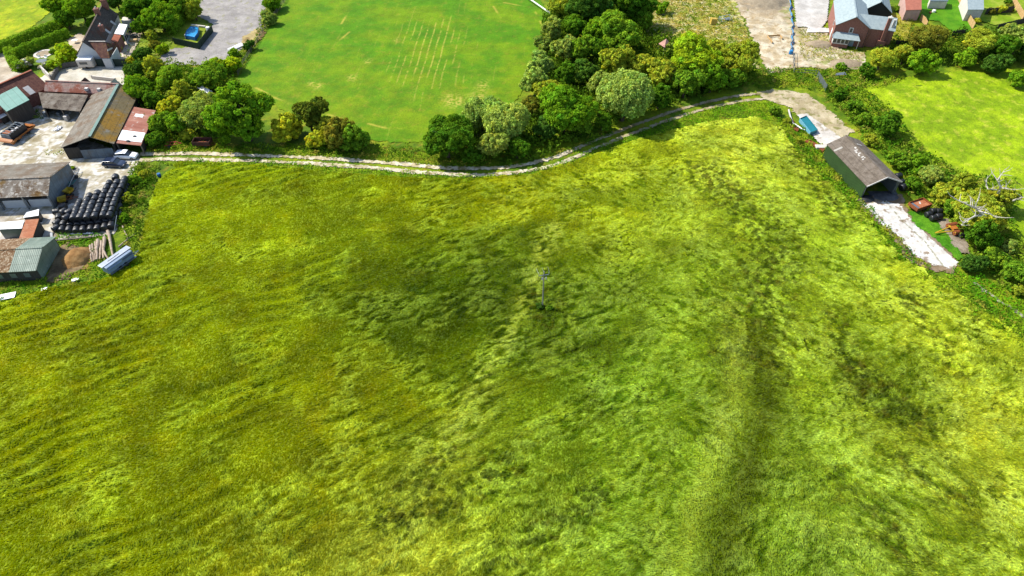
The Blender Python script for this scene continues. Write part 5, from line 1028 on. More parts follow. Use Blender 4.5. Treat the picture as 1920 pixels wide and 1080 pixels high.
# ---- small round things
def barrel(px, py, mat, label, r=.3, h=.9, lay=False):
    p = G(px, py, h / 2); e = MB(); e.tube([(0, 0, 0), (0, 0, .04), (0, 0, h * .33), (0, 0, h * .36), (0, 0, h * .64), (0, 0, h * .67), (0, 0, h - .04), (0, 0, h)], [r * .94, r, r, r * 1.04, r * 1.04, r, r, r * .92], 16)
    o = e.build('barrel', mat, None, smooth=False, bevel=.01); o.location = (p.x, p.y, .02); return tag(o, label, 'barrel')
blue_p = flat('blue_plastic', '1f6fb0', .4); barrel(298, 328, blue_p, 'blue barrel standing in the brambles at the field edge', .36, .65)
barrel(1483, 98, flat('bright_blue_plastic', '1f8fd8', .4), 'bright blue barrel at the end of the blue site barrier', .45, .9)
barrel(390, 54, white_pl, 'white round tank at the corner of the pool fence', .5, 1.0)
# ---- scrap trailer
def frame_trailer(px, py, a2, label, Lt, Wt, deck, side, cat='trailer', name='farm_trailer', z0=.7, hs=.5, bed=None, posts=True):
    p = G(px, py, z0); q = G(*a2, z0); ang = math.atan2(q.y - p.y, q.x - p.x); e = empty(name, (p.x, p.y, 0), ang, label, cat)
    MB().box((-Lt / 2, -Wt / 2, z0 - .1), (Lt / 2, Wt / 2, z0)).build('deck', bed or deck, e); h = Lt / 2; w_ = Wt / 2
    for (a, b) in (((-h, -w_), (h, -w_ + .08)), ((-h, w_ - .08), (h, w_)), ((-h, -w_ + .083), (-h + .08, w_ - .083)), ((h - .08, -w_ + .083), (h, w_ - .083))):
        MB().box((a[0], a[1], z0 + .003), (b[0], b[1], z0 + hs)).build('side_board', side, e)
    for sx in (-.25, .2):
        for sy in (-1, 1): MB().tube([(sx * Lt, sy * (w_ - .35), .38), (sx * Lt, sy * (w_ - .1), .38)], .38, 12).build('wheel', rubber, e)
    MB().tube([(h, -.5, z0 - .15), (h + 1.2, 0, z0 - .25)], .06, 6).tube([(h, .5, z0 - .15), (h + 1.2, 0, z0 - .25)], .06, 6).build('drawbar', deck, e); return e
e = frame_trailer(32, 250, (62, 228), 'orange framed flatbed piled with dark scrap panels at the left edge', 7.0, 3.4, orange_p, orange_p, hs=.25, bed=rust_m)
rs = random.Random(3)
for (x0, y0, x1, y1, h, m) in ((-2.6, -1.2, 1.8, -.9, 1.5, steel if False else blackp), (-2.6, .9, 1.8, 1.2, 1.4, blackp), (-.5, -.85, -.35, .85, 1.5, blackp), (1.6, -1.1, 1.75, 1.1, 1.6, concrete_block), (-2.7, -1.1, -2.55, 1.1, 1.3, concrete_block)):
    MB().box((x0, y0, .71), (x1, y1, .71 + h)).build('scrap_panel', m, e)
for k in range(6): MB().tube([(-2.4 + k * .75, -1.3, 2.1), (-2.3 + k * .75, 0, 2.5), (-2.4 + k * .75, 1.3, 2.1)], .06, 6).build('hoop', steel, e)
MB().box((-1.4, -.8, .9), (-.6, .1, 1.9)).build('scrap_box', white_pl, e); MB().box((.2, -.5, .9), (.9, .3, 1.7)).build('scrap_box', white_pl, e)
MB().slab([(2.2, -1.6, 1.3), (3.5, -1.6, .9), (3.5, 1.6, .9), (2.2, 1.6, 1.6)], .08).build('ramp', orange_p, e); MB().slab([(-3.6, -1.6, .8), (-2.8, -1.6, 1.1), (-2.8, 1.5, 1.2), (-3.6, 1.5, .8)], .08).build('ramp', orange_p, e); MB().box((-2.4, -.6, 2.0), (-1.2, .9, 2.08)).build('loose_sheet', rust_or, e)
noisy(MB().tube([(-3.3, -1.7, .5), (-2.2, -1.8, .9), (-1.0, -1.7, .6)], .25, 7).build('bent_guard', orange_p, e), .1, 2)
for (px, py, sx, sy, sz, m, lb, nm) in ((125, 221, 1.1, .8, 1.1, skyl, 'white metal cabinet beside the wall of the big yard barn', 'cabinet'), (108, 240, 1.6, .9, .5, white_pl, 'crumpled white sheet on the cracked yard', 'plastic_sheet'), (85, 214, .8, .8, 1.0, steel, 'grey crate in the shadow of the open shed', 'crate'), (112, 212, 1.4, .8, .7, steel, 'grey metal box under the open shed', 'crate'), (40, 205, 1.6, .8, 1.2, skyl, 'pale panel leaning by the weeds', 'panel'), (1538, 276, 2.0, 1.2, .5, cream_m, 'cream concrete block beside the green barn gable', 'concrete_block'), (136, 334, .6, .6, .5, steel, 'grey pallet box in the scrap row', 'crate')):
    p = G(px, py, sz / 2); o = MB().box((-sx / 2, -sy / 2, 0), (sx / 2, sy / 2, sz)).build(nm, m, None, bevel=.08 if nm != 'plastic_sheet' else .2); o.location = (p.x, p.y, .06); o.rotation_euler = (0, 0, .3 + px * .01)
    if nm == 'plastic_sheet': o.modifiers.clear(); o.data.clear_geometry(); b_ = MB(); N_ = 9; V = [(-.9 + 1.8 * i / (N_ - 1), -.6 + 1.2 * j / (N_ - 1), .15 + .3 * float(fbm(np.array([i * .7]), np.array([j * .7]), 3, 2)[0])) for j in range(N_) for i in range(N_)]; o.data.from_pydata(V, [], [(j * N_ + i, j * N_ + i + 1, (j + 1) * N_ + i + 1, (j + 1) * N_ + i) for j in range(N_ - 1) for i in range(N_ - 1)]); o.data.update()
    tag(o, lb, nm.replace('_', ' '))
# ---- implements beside the long barn
def implement(px, py, ang, mat, label, s=1.0, hopper=None, seed=1, tines=6):
    p = G(px, py, .5); e = empty('farm_implement', (p.x, p.y, .04), ang, label, 'implement'); rr = random.Random(seed)
    mb = MB()
    for y in (-.6, .6): mb.beam((-1.1 * s, y * s, .55), (1.1 * s, y * s * .7, .6), .1, .12)
    for x in (-.9, -.2, .6): mb.beam((x * s, -.7 * s, .62), (x * s, .7 * s, .62), .09, .1)
    mb.build('frame', mat, e)
    MB().tube([(1.1 * s, -.3, .6), (2.0 * s, 0, .5)], .05, 6).tube([(1.1 * s, .3, .6), (2.0 * s, 0, .5)], .05, 6).build('drawbar', mat, e)
    for y in (-.8, .8): MB().tube([(-.3 * s, y * s - .1, .35), (-.3 * s, y * s + .1, .35)], .35, 12).build('wheel', rubber, e)
    for k in range(tines): MB().tube([(-1.0 * s, (-.6 + k * .24) * s, .6), (-1.25 * s, (-.6 + k * .24) * s, .4), (-1.1 * s, (-.6 + k * .24) * s, .05)], .03, 4).build('tine', rust_m, e)
    if hopper: MB().add([(-.5, -.5, .7), (.5, -.5, .7), (.5, .5, .7), (-.5, .5, .7), (-.75, -.75, 1.3), (.75, -.75, 1.3), (.75, .75, 1.3), (-.75, .75, 1.3)], [(0, 3, 2, 1), (0, 1, 5, 4), (1, 2, 6, 5), (2, 3, 7, 6), (3, 0, 4, 7)]).build('hopper', hopper, e)
    return e
teal_p = flat('teal_paint', '3f8f88', .5); red_p = flat('faded_red_paint', 'c24a34', .6)
scrap_pad = sheet('concrete_strip', W([(126, 310), (147, 314), (148, 380), (112, 386), (108, 378)]), .25, .075, plain_c('8d8880', 'aaa49a', 343), conc_m, rag=.15, label='grey concrete strip under the old implements', cat='pad')
implement(131, 362, 1.3, dk_timber, 'old implement with a yellow hopper beside the long barn', .9, yellow_p, 1); implement(119, 378, .5, dk_timber, 'implement with a yellow hopper nearest the bale stack', .8, yellow_p, 2)
implement(131, 346, 1.2, teal_p, 'teal painted implement beside the long barn', .8, None, 3); implement(138, 328, 1.4, steel, 'grey implement at the top of the scrap row', 1.0, None, 4); implement(128, 372, .2, rust_m, 'rusty purple brown implement between the yellow hoppers', .9, None, 5)
implement(322, 270, .1, red_p, 'red painted implement half hidden under the trees', 1.1, None, 6)
e = frame_trailer(380, 268, (400, 268), 'dark rusty box trailer under the largest dark tree', 3.6, 1.9, rust_m, surf('dark_rust', [(.3, '4a2c26'), (.7, '6e443a')], 2), hs=.8, z0=.6)
e = frame_trailer(1724, 385, (1742, 379), 'rusty orange tipping trailer on the grass by the brambles', 3.6, 2.2, rust_m, rust_m, hs=.55, z0=.8)
MB().box((-1.5, -.9, 1.05), (-.9, .9, 1.1)).build('grey_sheet', steel, e); MB().beam((-.3, -.5, 1.0), (.5, .6, 1.05), .3, .04).build('loose_board', skyl, e); MB().box((-1.8, -1.1, 1.0), (1.8, 1.1, 1.045)).build('load', rust_or, e)
# poles, beams, pipes
def stick(name, a, b, r, mat, label, cat, box=False, h=None):
    p = G(*a); q = G(*b); o_ = p.copy(); mb = MB()
    if box: mb.beam((0, 0, 0), q - p, r * 2, h or r * 2)
    else:
        n_ = 5; pts = [(q - p) * (i / (n_ - 1)) + Vector((random.uniform(-.5, .5), random.uniform(-.5, .5), 0)) * r * .8 * (0 < i < n_ - 1) for i in range(n_)]; mb.tube(pts, [r * (1.05 - .12 * i) for i in range(n_)], 9)
    o = mb.build(name, mat, None); o.location = p; return tag(o, label, cat)
log_m = surf('sawn_log', [(.3, 'a8907a'), (.5, 'c9b29a'), (.7, 'dccab4')], 2.5, rough=.9, bump=.03, spots=[(2, .6, .75, '7a6450')])
for (a, b, r, lb) in (((169, 460, .3), (172, 491, .3), .2, 'thin pale log at the left end of the log pile'), ((173, 457, .3), (175, 490, .3), .15, 'narrow log second from the left in the pile'), ((178, 453, .25), (177, 488, .25), .14, 'straight white barked log in the pile'),
                      ((184, 450, .35), (181, 487, .35), .33, 'thick dark ended log in the middle of the pile'), ((190, 452, .3), (187, 486, .3), .24, 'short log right of the thick one'), ((196, 445, .35), (194, 484, .35), .3, 'knotty twisted log in the pile'), ((194, 470, .8), (203, 488, .8), .18, 'forked piece lying on top of the pile'),
                      ((202, 433, .4), (212, 481, .4), .28, 'longest pale log at the right side of the pile')):
    stick('log', a, b, r, log_m, lb, 'log')
for (a, b, r, lb) in (((230, 424, .25), (240, 447, .2), .13, 'thin brown branch lying above the pale branch'), ((222, 463, .25), (238, 450, .3), .17, 'pale thick branch above the silver trailer'), ((238, 449, .3), (254, 438, .2), .12, 'pale branch end pointing at the field')): stick('branch', a, b, r, log_m, lb, 'branch')
stick('pole', (219, 404, 2.2), (213, 441, .1), .07, steel, 'grey pole leaning on the right end of the bale stack', 'pole'); stick('plank', (128, 438, .2), (174, 436, .25), .25, white_pl, 'long white board in front of the bale stack', 'board', True, .12)
stick('plank', (94, 452, .3), (172, 444, .3), .14, old_wood, 'long thin board edging the yard below the bales', 'board', True, .2); stick('plank', (96, 436, .9), (97, 448, .1), .2, white_pl, 'short white board standing at the corner of the bale stack', 'board', True, .1)
stick('pole', (139, 328, .9), (128, 352, .7), .06, skyl, 'pale pole across the old implements', 'pole'); stick('pipe', (1479, 206, .4), (1487, 232, .5), .2, skyl, 'pale fallen pipe at the top left of the teal skip', 'pipe'); stick('pipe', (1488, 232, .45), (1509, 244, .3), .17, white_pl, 'white pipe lying beside the teal skip', 'pipe')
stick('rail', (985, -8, 1.1), (1031, 24, 1.1), .12, white_pl, 'long white rail at the top right corner of the pasture', 'rail', True, .25)
for (px, py, sx, sy, a, lb) in ((14, 555, 2.4, 1.3, .25, 'largest white board lying in the grass at the left edge'), (83, 542, .9, .6, .4, 'small white stone slab on the worn strip'), (141, 524, 1.1, .6, .5, 'white stone slab in the grass near the earth heap'), (1288, 132, .8, .5, .2, 'white scrap caught in the top of the wood') if False else (187, 530, .6, .3, .5, 'tiny pale stone in the rough grass')):
    p = G(px, py, .3); o = MB().box((-sx / 2, -sy / 2, 0), (sx / 2, sy / 2, .12)).build('white_slab', white_pl, None, bevel=.02); o.location = (p.x, p.y, .22); o.rotation_euler = (R(3), R(-3), a); tag(o, lb, 'slab')
for (px, py, sx, sy, a, lb) in ((1490, 240, 2.2, .8, -.9, 'rusty planks beside the white pipe'), (1529, 272, 4.6, 1.1, -.95, 'long rusty planks beside the green barn gable'), (1483, 226, 1.8, .7, -1, 'short rusty planks at the track side')):
    p = G(px, py, .3); e = empty('plank_stack', (p.x, p.y, .05), a, lb, 'planks')
    for k in range(4): MB().box((-sx / 2 + .05 * k, -sy / 2 + k * sy / 4 + .02, 0), (sx / 2 - .08 * k, -sy / 2 + (k + 1) * sy / 4, .3 + .05 * (k % 2))).build('plank', rust_m, e)
# teal skip
p = [G(1500, 222, .9), G(1512, 217, .9), G(1533, 243, .9), G(1520, 248, .9)]; c = sum(p, Vector()) / 4; e = empty('skip', (c.x, c.y, .1), 0, 'teal green open skip on the white slab', 'skip'); tp = flat('teal_skip_paint', '1f8592', .5)
q = [x_ - Vector((c.x, c.y, 0)) for x_ in p]
for i in range(4): a, b_ = q[i], q[(i + 1) % 4]; MB().beam(Vector((a.x, a.y, .42)), Vector((b_.x, b_.y, .42)), .08, .84).build('side', tp if i != 3 else flat('pale_blue_paint', '7cc0d8', .5), e)
MB().prism([(x_.x * .97, x_.y * .97) for x_ in q], .6, .66).build('cover', tp, e)
# orange and rust roller machine
p = G(1780, 433, .4); e = empty('field_roller', (p.x, p.y, .15), R(8), 'yellow and rusty twin roller machine on bare soil by the trees', 'roller')
for y in (1.1, -.9): o = MB().tube([(.2, y, .5), (2.6, y + .25, .5)], .45, 14).build('roller', rust_m, e); MB().tube([(.1, y, .5), (2.75, y + .27, .5)], .12, 8).build('axle', orange_p, o)
MB().beam((-3.0, -.3, .4), (.6, .7, .7), .14, .14).beam((-3.0, -.3, .4), (.6, -.6, .7), .14, .14).beam((.3, -1.2, .75), (.3, 1.4, .75), .18, .18).build('drawbar', yellow_p, e); MB().box((.2, -.5, .7), (1.1, .4, 1.1)).build('hitch_box', orange_p, e)
MB().tube([(.9, -1.6, .35), (2.2, -1.4, .35)], .35, 12).build('wheel', rubber, e)
# earth heap
earth = surf('orange_brown_earth', [(.3, '8f6434'), (.5, 'b0844c'), (.7, 'c49a62')], .9, rough=.95, bump=.12, bsc=2.5)
def heap(px, py, rx, ry, h, mat, label, name='earth_heap', seed=0, rot=0):
    p = G(px, py, h * .3); n_ = 26; V = []; F = []
    for i in range(n_):
        for j in range(n_):
            x = -1.1 + 2.2 * i / (n_ - 1); y = -1.1 + 2.2 * j / (n_ - 1); r = math.hypot(x, y); n1 = float(fbm(np.array([x * 2.2]), np.array([y * 2.2]), 600 + seed, 4)[0])
            V.append((x * rx, y * ry, max(-.12, h * (max(0, 1 - (r * (1 + .18 * n1)) ** 2) ** .9) * (1 + .12 * n1) + .05 * h * n1 - .05)))
    for i in range(n_ - 1):
        for j in range(n_ - 1): F.append((i * n_ + j, (i + 1) * n_ + j, (i + 1) * n_ + j + 1, i * n_ + j + 1))
    o = MB().add(V, F).build(name, mat, None, smooth=True); o.location = (p.x, p.y, .05); o.rotation_euler = (0, 0, rot); return tag(o, label, 'heap')
heap(144, 480, 2.4, 2.6, 1.5, earth, 'orange brown earth heap left of the logs'); sand_h = surf('spoil', [(.3, 'a08c70'), (.7, 'c4b090')], 1, bump=.1)
heap(1436, -2, 6, 6, 1.4, surf('grey_spoil', [(.3, '9a8a70'), (.7, 'b8a88c')], 1, bump=.1), 'low grey brown spoil heap at the top of the sandy site', 'spoil_heap', 4); heap(1536, 82, 4, 2.2, .9, sand_h, 'pale rubble heap left of the brick house', 'rubble_heap', 7); heap(1586, 118, 4, 2.5, .8, sand_h, 'pale rubble heap before the olive oak', 'rubble_heap', 9)
heap(1660, 368, 2.5, 1.6, .35, surf('grey_silage_sheet', [(.3, '4a4a4c'), (.7, '7d7d80')], 1, bump=.08), 'crumpled grey plastic sheet at the mouth of the green barn', 'plastic_heap', 11); heap(1625, 372, 1.5, 1.2, .6, blackp, 'black plastic heap in the mouth of the green barn', 'plastic_heap', 12)
# silver livestock trailer
p = G(222, 490, 1.2); q = G(246, 473, 1.2); ang = math.atan2(q.y - p.y, q.x - p.x); e = empty('livestock_trailer', (p.x, p.y, .1), ang, 'silver grey livestock trailer at the edge of the field', 'trailer')
sil = flat('silver_sheet', 'c4ccd6', .35, .3); blu = flat('blue_grey_sheet', '8fa4bc', .4)
MB().box((-2.6, -.75, .6), (2.5, .8, 1.9)).build('body', blu, e, bevel=.06); MB().box((-2.9, -.1, 1.93), (2.9, 1.05, 2.02)).build('roof', sil, e, bevel=.02); MB().box((-1.4, .35, 2.022), (.9, .45, 2.05)).build('vent', blackp, e)
MB().slab([(-2.5, -.12, 1.95), (.2, -.12, 1.95), (.2, -1.0, 1.55), (-2.5, -1.0, 1.55)], .05).build('side_flap', blu, e); MB().slab([(.4, -.12, 1.94), (2.4, -.12, 1.94), (2.4, -1.0, 1.5), (.4, -1.0, 1.5)], .05).build('side_flap', flat('dark_grey_flap', '5a6470', .5), e)
MB().box((-2.5, -1.15, .55), (2.6, -.78, .62)).build('running_board', steel, e)
for sx in (-.5, .6): MB().tube([(sx, -1.0, .38), (sx, -.76, .38)], .38, 12).build('wheel', rubber, e); MB().tube([(sx, .8, .38), (sx, 1.0, .38)], .38, 12).build('wheel', rubber, e)
MB().tube([(2.5, -.4, .6), (3.9, 0, .5)], .06, 6).tube([(2.5, .4, .6), (3.9, 0, .5)], .06, 6).build('drawbar', steel, e)
# ---- power pole in the field
p = G(1017, 577, 0); e = empty('power_pole', (p.x, p.y, 0), R(12), 'grey wooden power pole standing alone in the hay field', 'power pole')
pw = flat('weathered_grey_pole', '98978a', .8); MB().tube([(0, 0, 0), (0, 0, 4), (0, 0, 8.0)], [.12, .105, .09], 10).build('pole', pw, e); MB().box((-.8, -.05, 7.22), (.8, .05, 7.33)).build('cross_arm', steel, e)
for x in (-.8, 0, .8): MB().tube([(x, 0, 7.36), (x, 0, 7.5), (x, 0, 7.55), (x, 0, 7.7)], [.03, .06, .03, .05], 8).build('insulator', steel, e); MB().tube([(x, 0, 7.7), (x * 1.1, .5, 7.75), (x * 1.15, 1.3, 7.7)], .015, 5).build('wire_tail', steel, e)
MB().tube([(-.3, -.25, 6.6), (-.3, -.25, 7.0)], .11, 10).build('fuse_box', skyl, e); MB().tube([(.3, -.25, 6.6), (.3, -.25, 7.0)], .11, 10).build('fuse_box', skyl, e)
for x in (-.55, .5): MB().tube([(x * .6, -.1, 7.1), (x, -.3, 6.3), (x * 1.3, -.35, 5.9)], .018, 5).build('down_lead', steel, e)
# ---- fences
def fence(name, line, h, label, rails=3, step=3.0, mat=None, board=False, cat='fence', th=.05, post=.06):
    pts = [Vector((p_[0], p_[1], 0)) for p_ in line]; e = empty(name, (pts[0].x, pts[0].y, .05), 0, label, cat); o_ = pts[0]; mat = mat or old_wood
    for a, b_ in zip(pts[:-1], pts[1:]):
        a = a - o_; b_ = b_ - o_; L_ = (b_ - a).length; n_ = max(1, round(L_ / step))
        for k in range(n_ + (b_ == pts[-1] - o_)): c_ = a.lerp(b_, k / n_); MB().box((c_.x - post, c_.y - post, 0), (c_.x + post, c_.y + post, h + .1)).build('post', mat, e)
        if board: MB().beam(a + Vector((0, 0, h / 2 + .02)), b_ + Vector((0, 0, h / 2 + .02)), th, h).build('panel', mat, e)
        else:
            mb = MB()
            for r in range(rails): z = h * (r + 1) / rails - .08; mb.beam(a + Vector((0, 0, z)), b_ + Vector((0, 0, z)), .035, .09)
            mb.build('rails', mat, e)
    return e
fence('pasture_fence', W([(545, -12), (520, 24), (498, 54), (478, 88), (458, 118), (447, 142)]), 1.1, 'post and rail fence along the left side of the pasture')
dkg = flat('dark_green_mesh', '1f3a24', .8)
fence('screen_fence', W([(184, 125), (239, 125)]), 1.9, 'dark green screen fence below the cottage', mat=flat('dark_green_boards', '2c4238', .7), board=True)
fence('screen_fence', W([(328, 83), (374, 93), (400, 60)]), 1.7, 'dark green mesh screen round two sides of the pool', mat=dkg, board=True, step=2.2)
fence('timber_fence', W([(1790, -14), (1811, 36), (1823, 56)]), 1.8, 'new timber panel fence between striped lawn and outbuilding', mat=timber, board=True, step=1.8)
fence('timber_fence', W([(1888, -8), (1916, 38)]), 1.8, 'new timber fence at the top right corner', mat=timber, board=True, step=1.8); fence('timber_fence', W([(1846, 28), (1897, 24)]), 1.7, 'short brown timber fence joining the outbuilding', mat=dk_timber, board=True, step=1.8)
fence('timber_fence', W([(1724, 38), (1731, 44), (1735, 52)]), 1.6, 'short piece of timber fence by the red outbuilding', mat=timber, board=True, step=1.5)
fence('board_fence', W([(1783, 69), (1806, 67)]), 1.6, 'dark board fence at the foot of the striped lawn', mat=dk_timber, board=True); fence('board_fence', W([(1868, 57), (1930, 42)]), 1.6, 'dark board fence at the foot of the yellowish lawn', mat=dk_timber, board=True); fence('board_fence', W([(1672, 86), (1700, 86)]), 1.3, 'dark board fence behind the small olive tree', mat=dk_timber, board=True)
fence('garden_wall', smooth_line(W([(100, 152), (106, 140), (116, 130), (130, 126), (152, 124)]), 3), 1.1, 'low curved grey wall round the cottage garden', mat=surf('grey_stone_wall', [(.3, '6a6660'), (.7, '948e84')], 2, bump=.03), board=True, th=.35, post=.17, cat='wall', step=6)
fence('garden_wall', W([(82, 136), (98, 152)]), 1.6, 'pale wall end beside the rust tiled barn', mat=cream_m, board=True, th=.3, post=.14, cat='wall')
fence('metal_gate', W([(1531, 146), (1547, 172)]), 1.6, 'grey metal sheet gate beside the gravel track', mat=steel, board=True, cat='gate', step=2); fence('wire_fence', W([(1486, 100), (1487, 139), (1528, 142)]), 1.3, 'thin site fence running down from the blue barrel', rails=2, mat=steel, step=2.5)
# blue site barrier: a net sagging between stakes
pts = smooth_line(W([(1480, -14), (1481, 20), (1485, 50), (1484, 75), (1483, 96)]), 5); e = empty('safety_barrier', (pts[0][0], pts[0][1], 0), 0, 'blue net barrier dividing the sandy site from the concrete pad', 'barrier'); mb = MB(); bl = flat('blue_net', '62aee0', .6); st = MB()
for i in range(len(pts) - 1):
    a = Vector((pts[i][0] - pts[0][0] + .3 * math.sin(i * 2.1), pts[i][1] - pts[0][1], .5)); b_ = Vector((pts[i + 1][0] - pts[0][0] + .3 * math.sin(i * 2.1 + 2.1), pts[i + 1][1] - pts[0][1], .5 + .1 * math.sin(i))); mb.beam(a + Vector((0, 0, .12 * math.sin(i * 1.7))), b_, .05, .5 + .2 * math.sin(i * 3.3)); (mb.beam(a + Vector((.3, 0, -.35)), b_ + Vector((.25, 0, -.35)), .35 + .15 * math.sin(i * 5.1), .04) if i % 3 else None)
    if i % 2 == 0: MB().box((a.x - .05, a.y - .05, 0), (a.x + .05, a.y + .05, 1.2)).build('stake', orange_p, e)
mb.build('net', bl, e)
# timber-edged pit
p = G(1454, 76, 0); e = empty('timber_pit', (p.x, p.y, .25), R(5), 'rectangular timber shuttering sunk in the sandy site', 'shuttering')
for a, b_ in (((-1.6, -1.8), (-1.6, 1.8)), ((-1.6, 1.8), (1.8, 2.0)), ((1.8, 2.0), (1.8, .2))): MB().beam((a[0], a[1], .2), (b_[0], b_[1], .2), .12, .45).build('board', timber, e)
# yellow tank, white frame, pink tent
p = G(1338, 40, .8); o = MB().add([(-.9, -.8, 0), (.9, -.8, 0), (.9, .8, 0), (-.9, .8, 0), (-.7, -.5, 1.6), (.8, -.6, 1.5), (.7, .6, 1.4), (-.8, .5, 1.7)], [(0, 3, 2, 1), (4, 5, 6, 7), (0, 1, 5, 4), (1, 2, 6, 5), (2, 3, 7, 6), (3, 0, 4, 7)]).build('digger_bucket', flat('pale_yellow_paint', 'e0bc4c', .6), None, bevel=.05); o.location = (p.x, p.y, .1); tag(o, 'yellow steel bucket standing in the dry scrub', 'bucket')
p = G(1360, 36, .5); e = empty('metal_frame', (p.x, p.y, .3), R(20), 'light blue tubular frame lying in the scrub near the yellow bucket', 'frame'); mb = MB()  # loose frame of metal tubes
for z in (0, .8): mb.tube([(-1.6, -.7, z), (1.6, -.7, z), (1.6, .7, z + .2), (-1.6, .7, z), (-1.6, -.7, z)], .05, 5)
for x in (-1.6, 0, 1.6): mb.tube([(x, -.7, 0), (x, -.7, .8)], .05, 5).tube([(x, .7, .1), (x, .7, .9)], .05, 5)
mb.build('tubes', flat('pale_blue_tube', 'c4dcec', .4), e); MB().box((-.2, -.6, .2), (1.4, .5, .3)).build('panel', steel, e)
p = G(1245, 99, 0); e = empty('tent', (p.x, p.y, 0), .5, 'pink pointed tent top peeping out of the trees', 'tent'); MB().add([(-1.2, -1.2, 2.2), (1.2, -1.2, 2.2), (1.2, 1.2, 2.2), (-1.2, 1.2, 2.2), (0, 0, 3.7)], [(0, 1, 4), (1, 2, 4), (2, 3, 4), (3, 0, 4), (3, 2, 1, 0)]).build('canopy', flat('pink_canvas', 'dca898', .8), e)
for x in (-1.1, 1.1):
    for y in (-1.1, 1.1): MB().box((x - .05, y - .05, 0), (x + .05, y + .05, 2.25)).build('pole', steel, e)
# pool
poly = [G(347, 67, .95), G(350, 58, .95), G(358, 50, .95), G(372, 52, .95), G(371, 62, .95), G(365, 71, .95)]
c = sum(poly, Vector()) / 6; e = empty('swimming_pool', (c.x, c.y, .12), 0, 'bright blue above-ground pool inside the green screen', 'pool'); pb = flat('pool_blue', '0a7ad0', .35); q = [v - Vector((c.x, c.y, .95)) for v in poly]
mb = MB(); n_ = 6
V = [(v.x, v.y, 0) for v in q] + [(v.x, v.y, 1.0) for v in q] + [(v.x * .94, v.y * .94, 1.0) for v in q] + [(v.x * .94, v.y * .94, .3) for v in q]
mb.add(V, [(i, (i + 1) % n_, n_ + (i + 1) % n_, n_ + i) for i in range(n_)] + [(n_ + i, n_ + (i + 1) % n_, 2 * n_ + (i + 1) % n_, 2 * n_ + i) for i in range(n_)] + [(2 * n_ + i, 2 * n_ + (i + 1) % n_, 3 * n_ + (i + 1) % n_, 3 * n_ + i) for i in range(n_)] + [tuple(range(3 * n_, 4 * n_))]); mb.build('pool_wall', pb, e)
wm = surf('pool_water', [(.35, '1a9ae0'), (.55, '3fb6ee'), (.7, '8ad8f8')], 1.2, (1, .4, 1), rough=.1, bump=.05, bsc=3, spec=.8); MB().add([(v.x * .935, v.y * .935, .88) for v in q], [tuple(range(n_))]).build('water', wm, e)
for i in (0, 3): MB().box((q[i].x - .05, q[i].y - .3, 0), (q[i].x + .05, q[i].y + .3, 1.15)).build('ladder', skyl, e)
stick('bench', (359, 47, .4), (385, 50, .4), .22, cream_m, 'long pale bench along the top of the pool lawn', 'bench', True, .4)
# planks by the gravel yard
p = G(443, 88, .3); e = empty('timber_stack', (p.x, p.y, .08), R(55), 'stack of white planks at the edge of the gravel yard', 'timber')
for k in range(5): MB().box((-2.2, -.8 + k * .34, 0), (2.2 - .2 * (k % 2), -.55 + k * .34, .3 + .1 * (k % 2))).build('plank', white_pl, e)
# caravan by the cottage
p = G(164, 121, .8); e = empty('caravan', (p.x, p.y, .1), R(2), 'small cream caravan against the white gable wall', 'caravan'); MB().box((-1.9, -1.0, .35), (1.9, 1.0, 2.3)).build('body', cream_m, e, bevel=.25); MB().box((-1.2, -1.02, 1.2), (.7, -.98, 1.8)).build('window', glass_m, e)
MB().box((-1.75, -.85, 2.3), (1.75, .85, 2.36)).build('roof', white_pl, e, bevel=.03)
for s_ in (-1, 1): MB().tube([(.1, s_ * .9, .32), (.1, s_ * 1.0, .32)], .32, 12).build('wheel', rubber, e)
# garden furniture
def table_set(px, py, top, label, r=.9, chairs=4, cm=None):
    p = G(px, py, .7); e = empty('garden_table', (p.x, p.y, .12), 0, label, 'table'); MB().prism([(r * math.cos(k * math.pi / 4), r * .8 * math.sin(k * math.pi / 4)) for k in range(8)], .68, .74).build('top', top, e); MB().tube([(0, 0, 0), (0, 0, .68)], .07, 6).build('leg', top, e)
def chair(px, py, rz, mat, label, g):
    p = G(px, py, .4); e = empty('garden_chair', (p.x, p.y, .12), rz, label, 'chair', g); MB().box((-.3, -.3, .38), (.3, .3, .44)).build('seat', mat, e); MB().box((-.3, .24, .44), (.3, .3, 1.0)).build('backrest', mat, e)
    for x in (-.26, .26):
        for y in (-.26, .26): MB().box((x - .03, y - .03, 0), (x + .03, y + .03, .38)).build('leg', mat, e)
table_set(78, 115, concrete_block, 'dark grey garden table at the foot of the oval lawn', 1.3); chair(73, 109, 0, white_pl, 'white chair at the upper left of the dark garden table', 'white garden chairs'); chair(86, 109, 0, white_pl, 'white chair at the upper right of the dark garden table', 'white garden chairs')
table_set(252, 66, blackp, 'black table on the right patio', .9); chair(246, 63, .3, blackp, 'black chair left of the black patio table', 'black patio chairs'); chair(258, 63, -.3, blackp, 'black chair right of the black patio table', 'black patio chairs')
p = G(251, 76, .4); tag(MB().box((p.x - .9, p.y - .5, .12), (p.x + .9, p.y + .5, .75)).build('planter_box', timber, None, bevel=.05), 'wooden raised planter on the right patio', 'planter'); table_set(140, 76, white_pl, 'round white table on the left patio', .8)
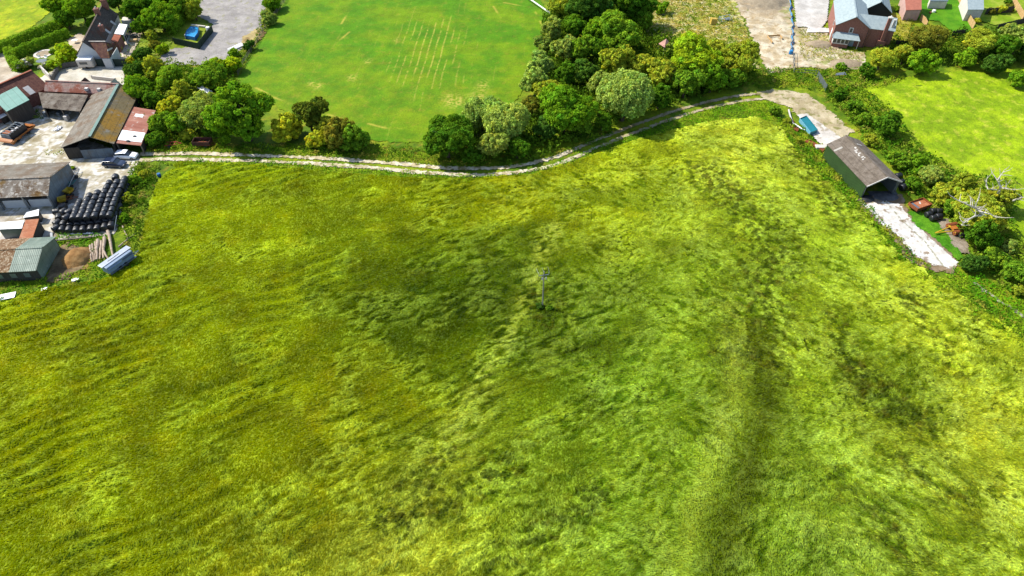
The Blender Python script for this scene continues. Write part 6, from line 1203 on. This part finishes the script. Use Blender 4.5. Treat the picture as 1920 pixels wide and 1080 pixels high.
for (px, py, rx, lb) in ((82, 102, 2.3, 'ring shaped flower bed in the oval lawn'),):
    p = G(px, py, 0); mb = MB(); n_ = 24; e = empty('flower_bed', (p.x, p.y, .14), 0, lb, 'flower bed'); V = []
    for k in range(n_): a = 2 * math.pi * k / n_; V += [(rx * math.cos(a), rx * math.sin(a), 0), (rx * math.cos(a), rx * math.sin(a), .1), (rx * .72 * math.cos(a), rx * .72 * math.sin(a), .1), (rx * .72 * math.cos(a), rx * .72 * math.sin(a), 0)]
    mb.add(V, [(k * 4 + j, k * 4 + j + 1, ((k + 1) % n_) * 4 + j + 1, ((k + 1) % n_) * 4 + j) for k in range(n_) for j in range(3)]).build('paving_ring', cream_m, e); MB().prism([(rx * .7 * math.cos(2 * math.pi * k / n_), rx * .7 * math.sin(2 * math.pi * k / n_)) for k in range(n_)], 0, .05).build('soil', sand_h, e)
barrel(1751, 21, white_pl, 'white round pot on the striped lawn', .45, .7); barrel(1744, 24, terra, 'small clay pot beside the white one', .3, .5)
for (px, py, r, kd, lb) in ((1858, 20, 9, 'brown', 'brown dry shrub against the short timber fence'), (1877, 17, 11, 'yellow', 'pale feathery shrub in the middle of the timber fence'), (1893, 14, 10, 'brown', 'brown shrub in the corner of the yellowish lawn'), (1832, 38, 8, 'yellow', 'pale shrub at the foot of the cream outbuilding'), (1892, 2, 8, 'dark', 'dark clipped shrub at the top of the yellowish lawn')):
    tree(px, py, r, kd, 'small', lb, 'shrub', trunk=False)
p = G(1575, 141, .3); o = MB().slab([(-1.3, -.4, .1), (1.3, -.5, .3), (1.1, .5, .5), (-1.0, .4, .2)], .05).build('metal_sheet', steel, None); o.location = (p.x, p.y, .4); tag(o, 'bent grey metal sheet among weeds under the small bright bush', 'sheet')
for (px, py, lb) in ((18, 196, 'x'),): pass
# courtyard wall with parked low trailer
fence('garden_wall', W([(174, 148), (218, 153)]), .8, 'low pale wall on the right side of the courtyard', mat=cream_m, board=True, th=.3, post=.14, cat='wall', step=8)
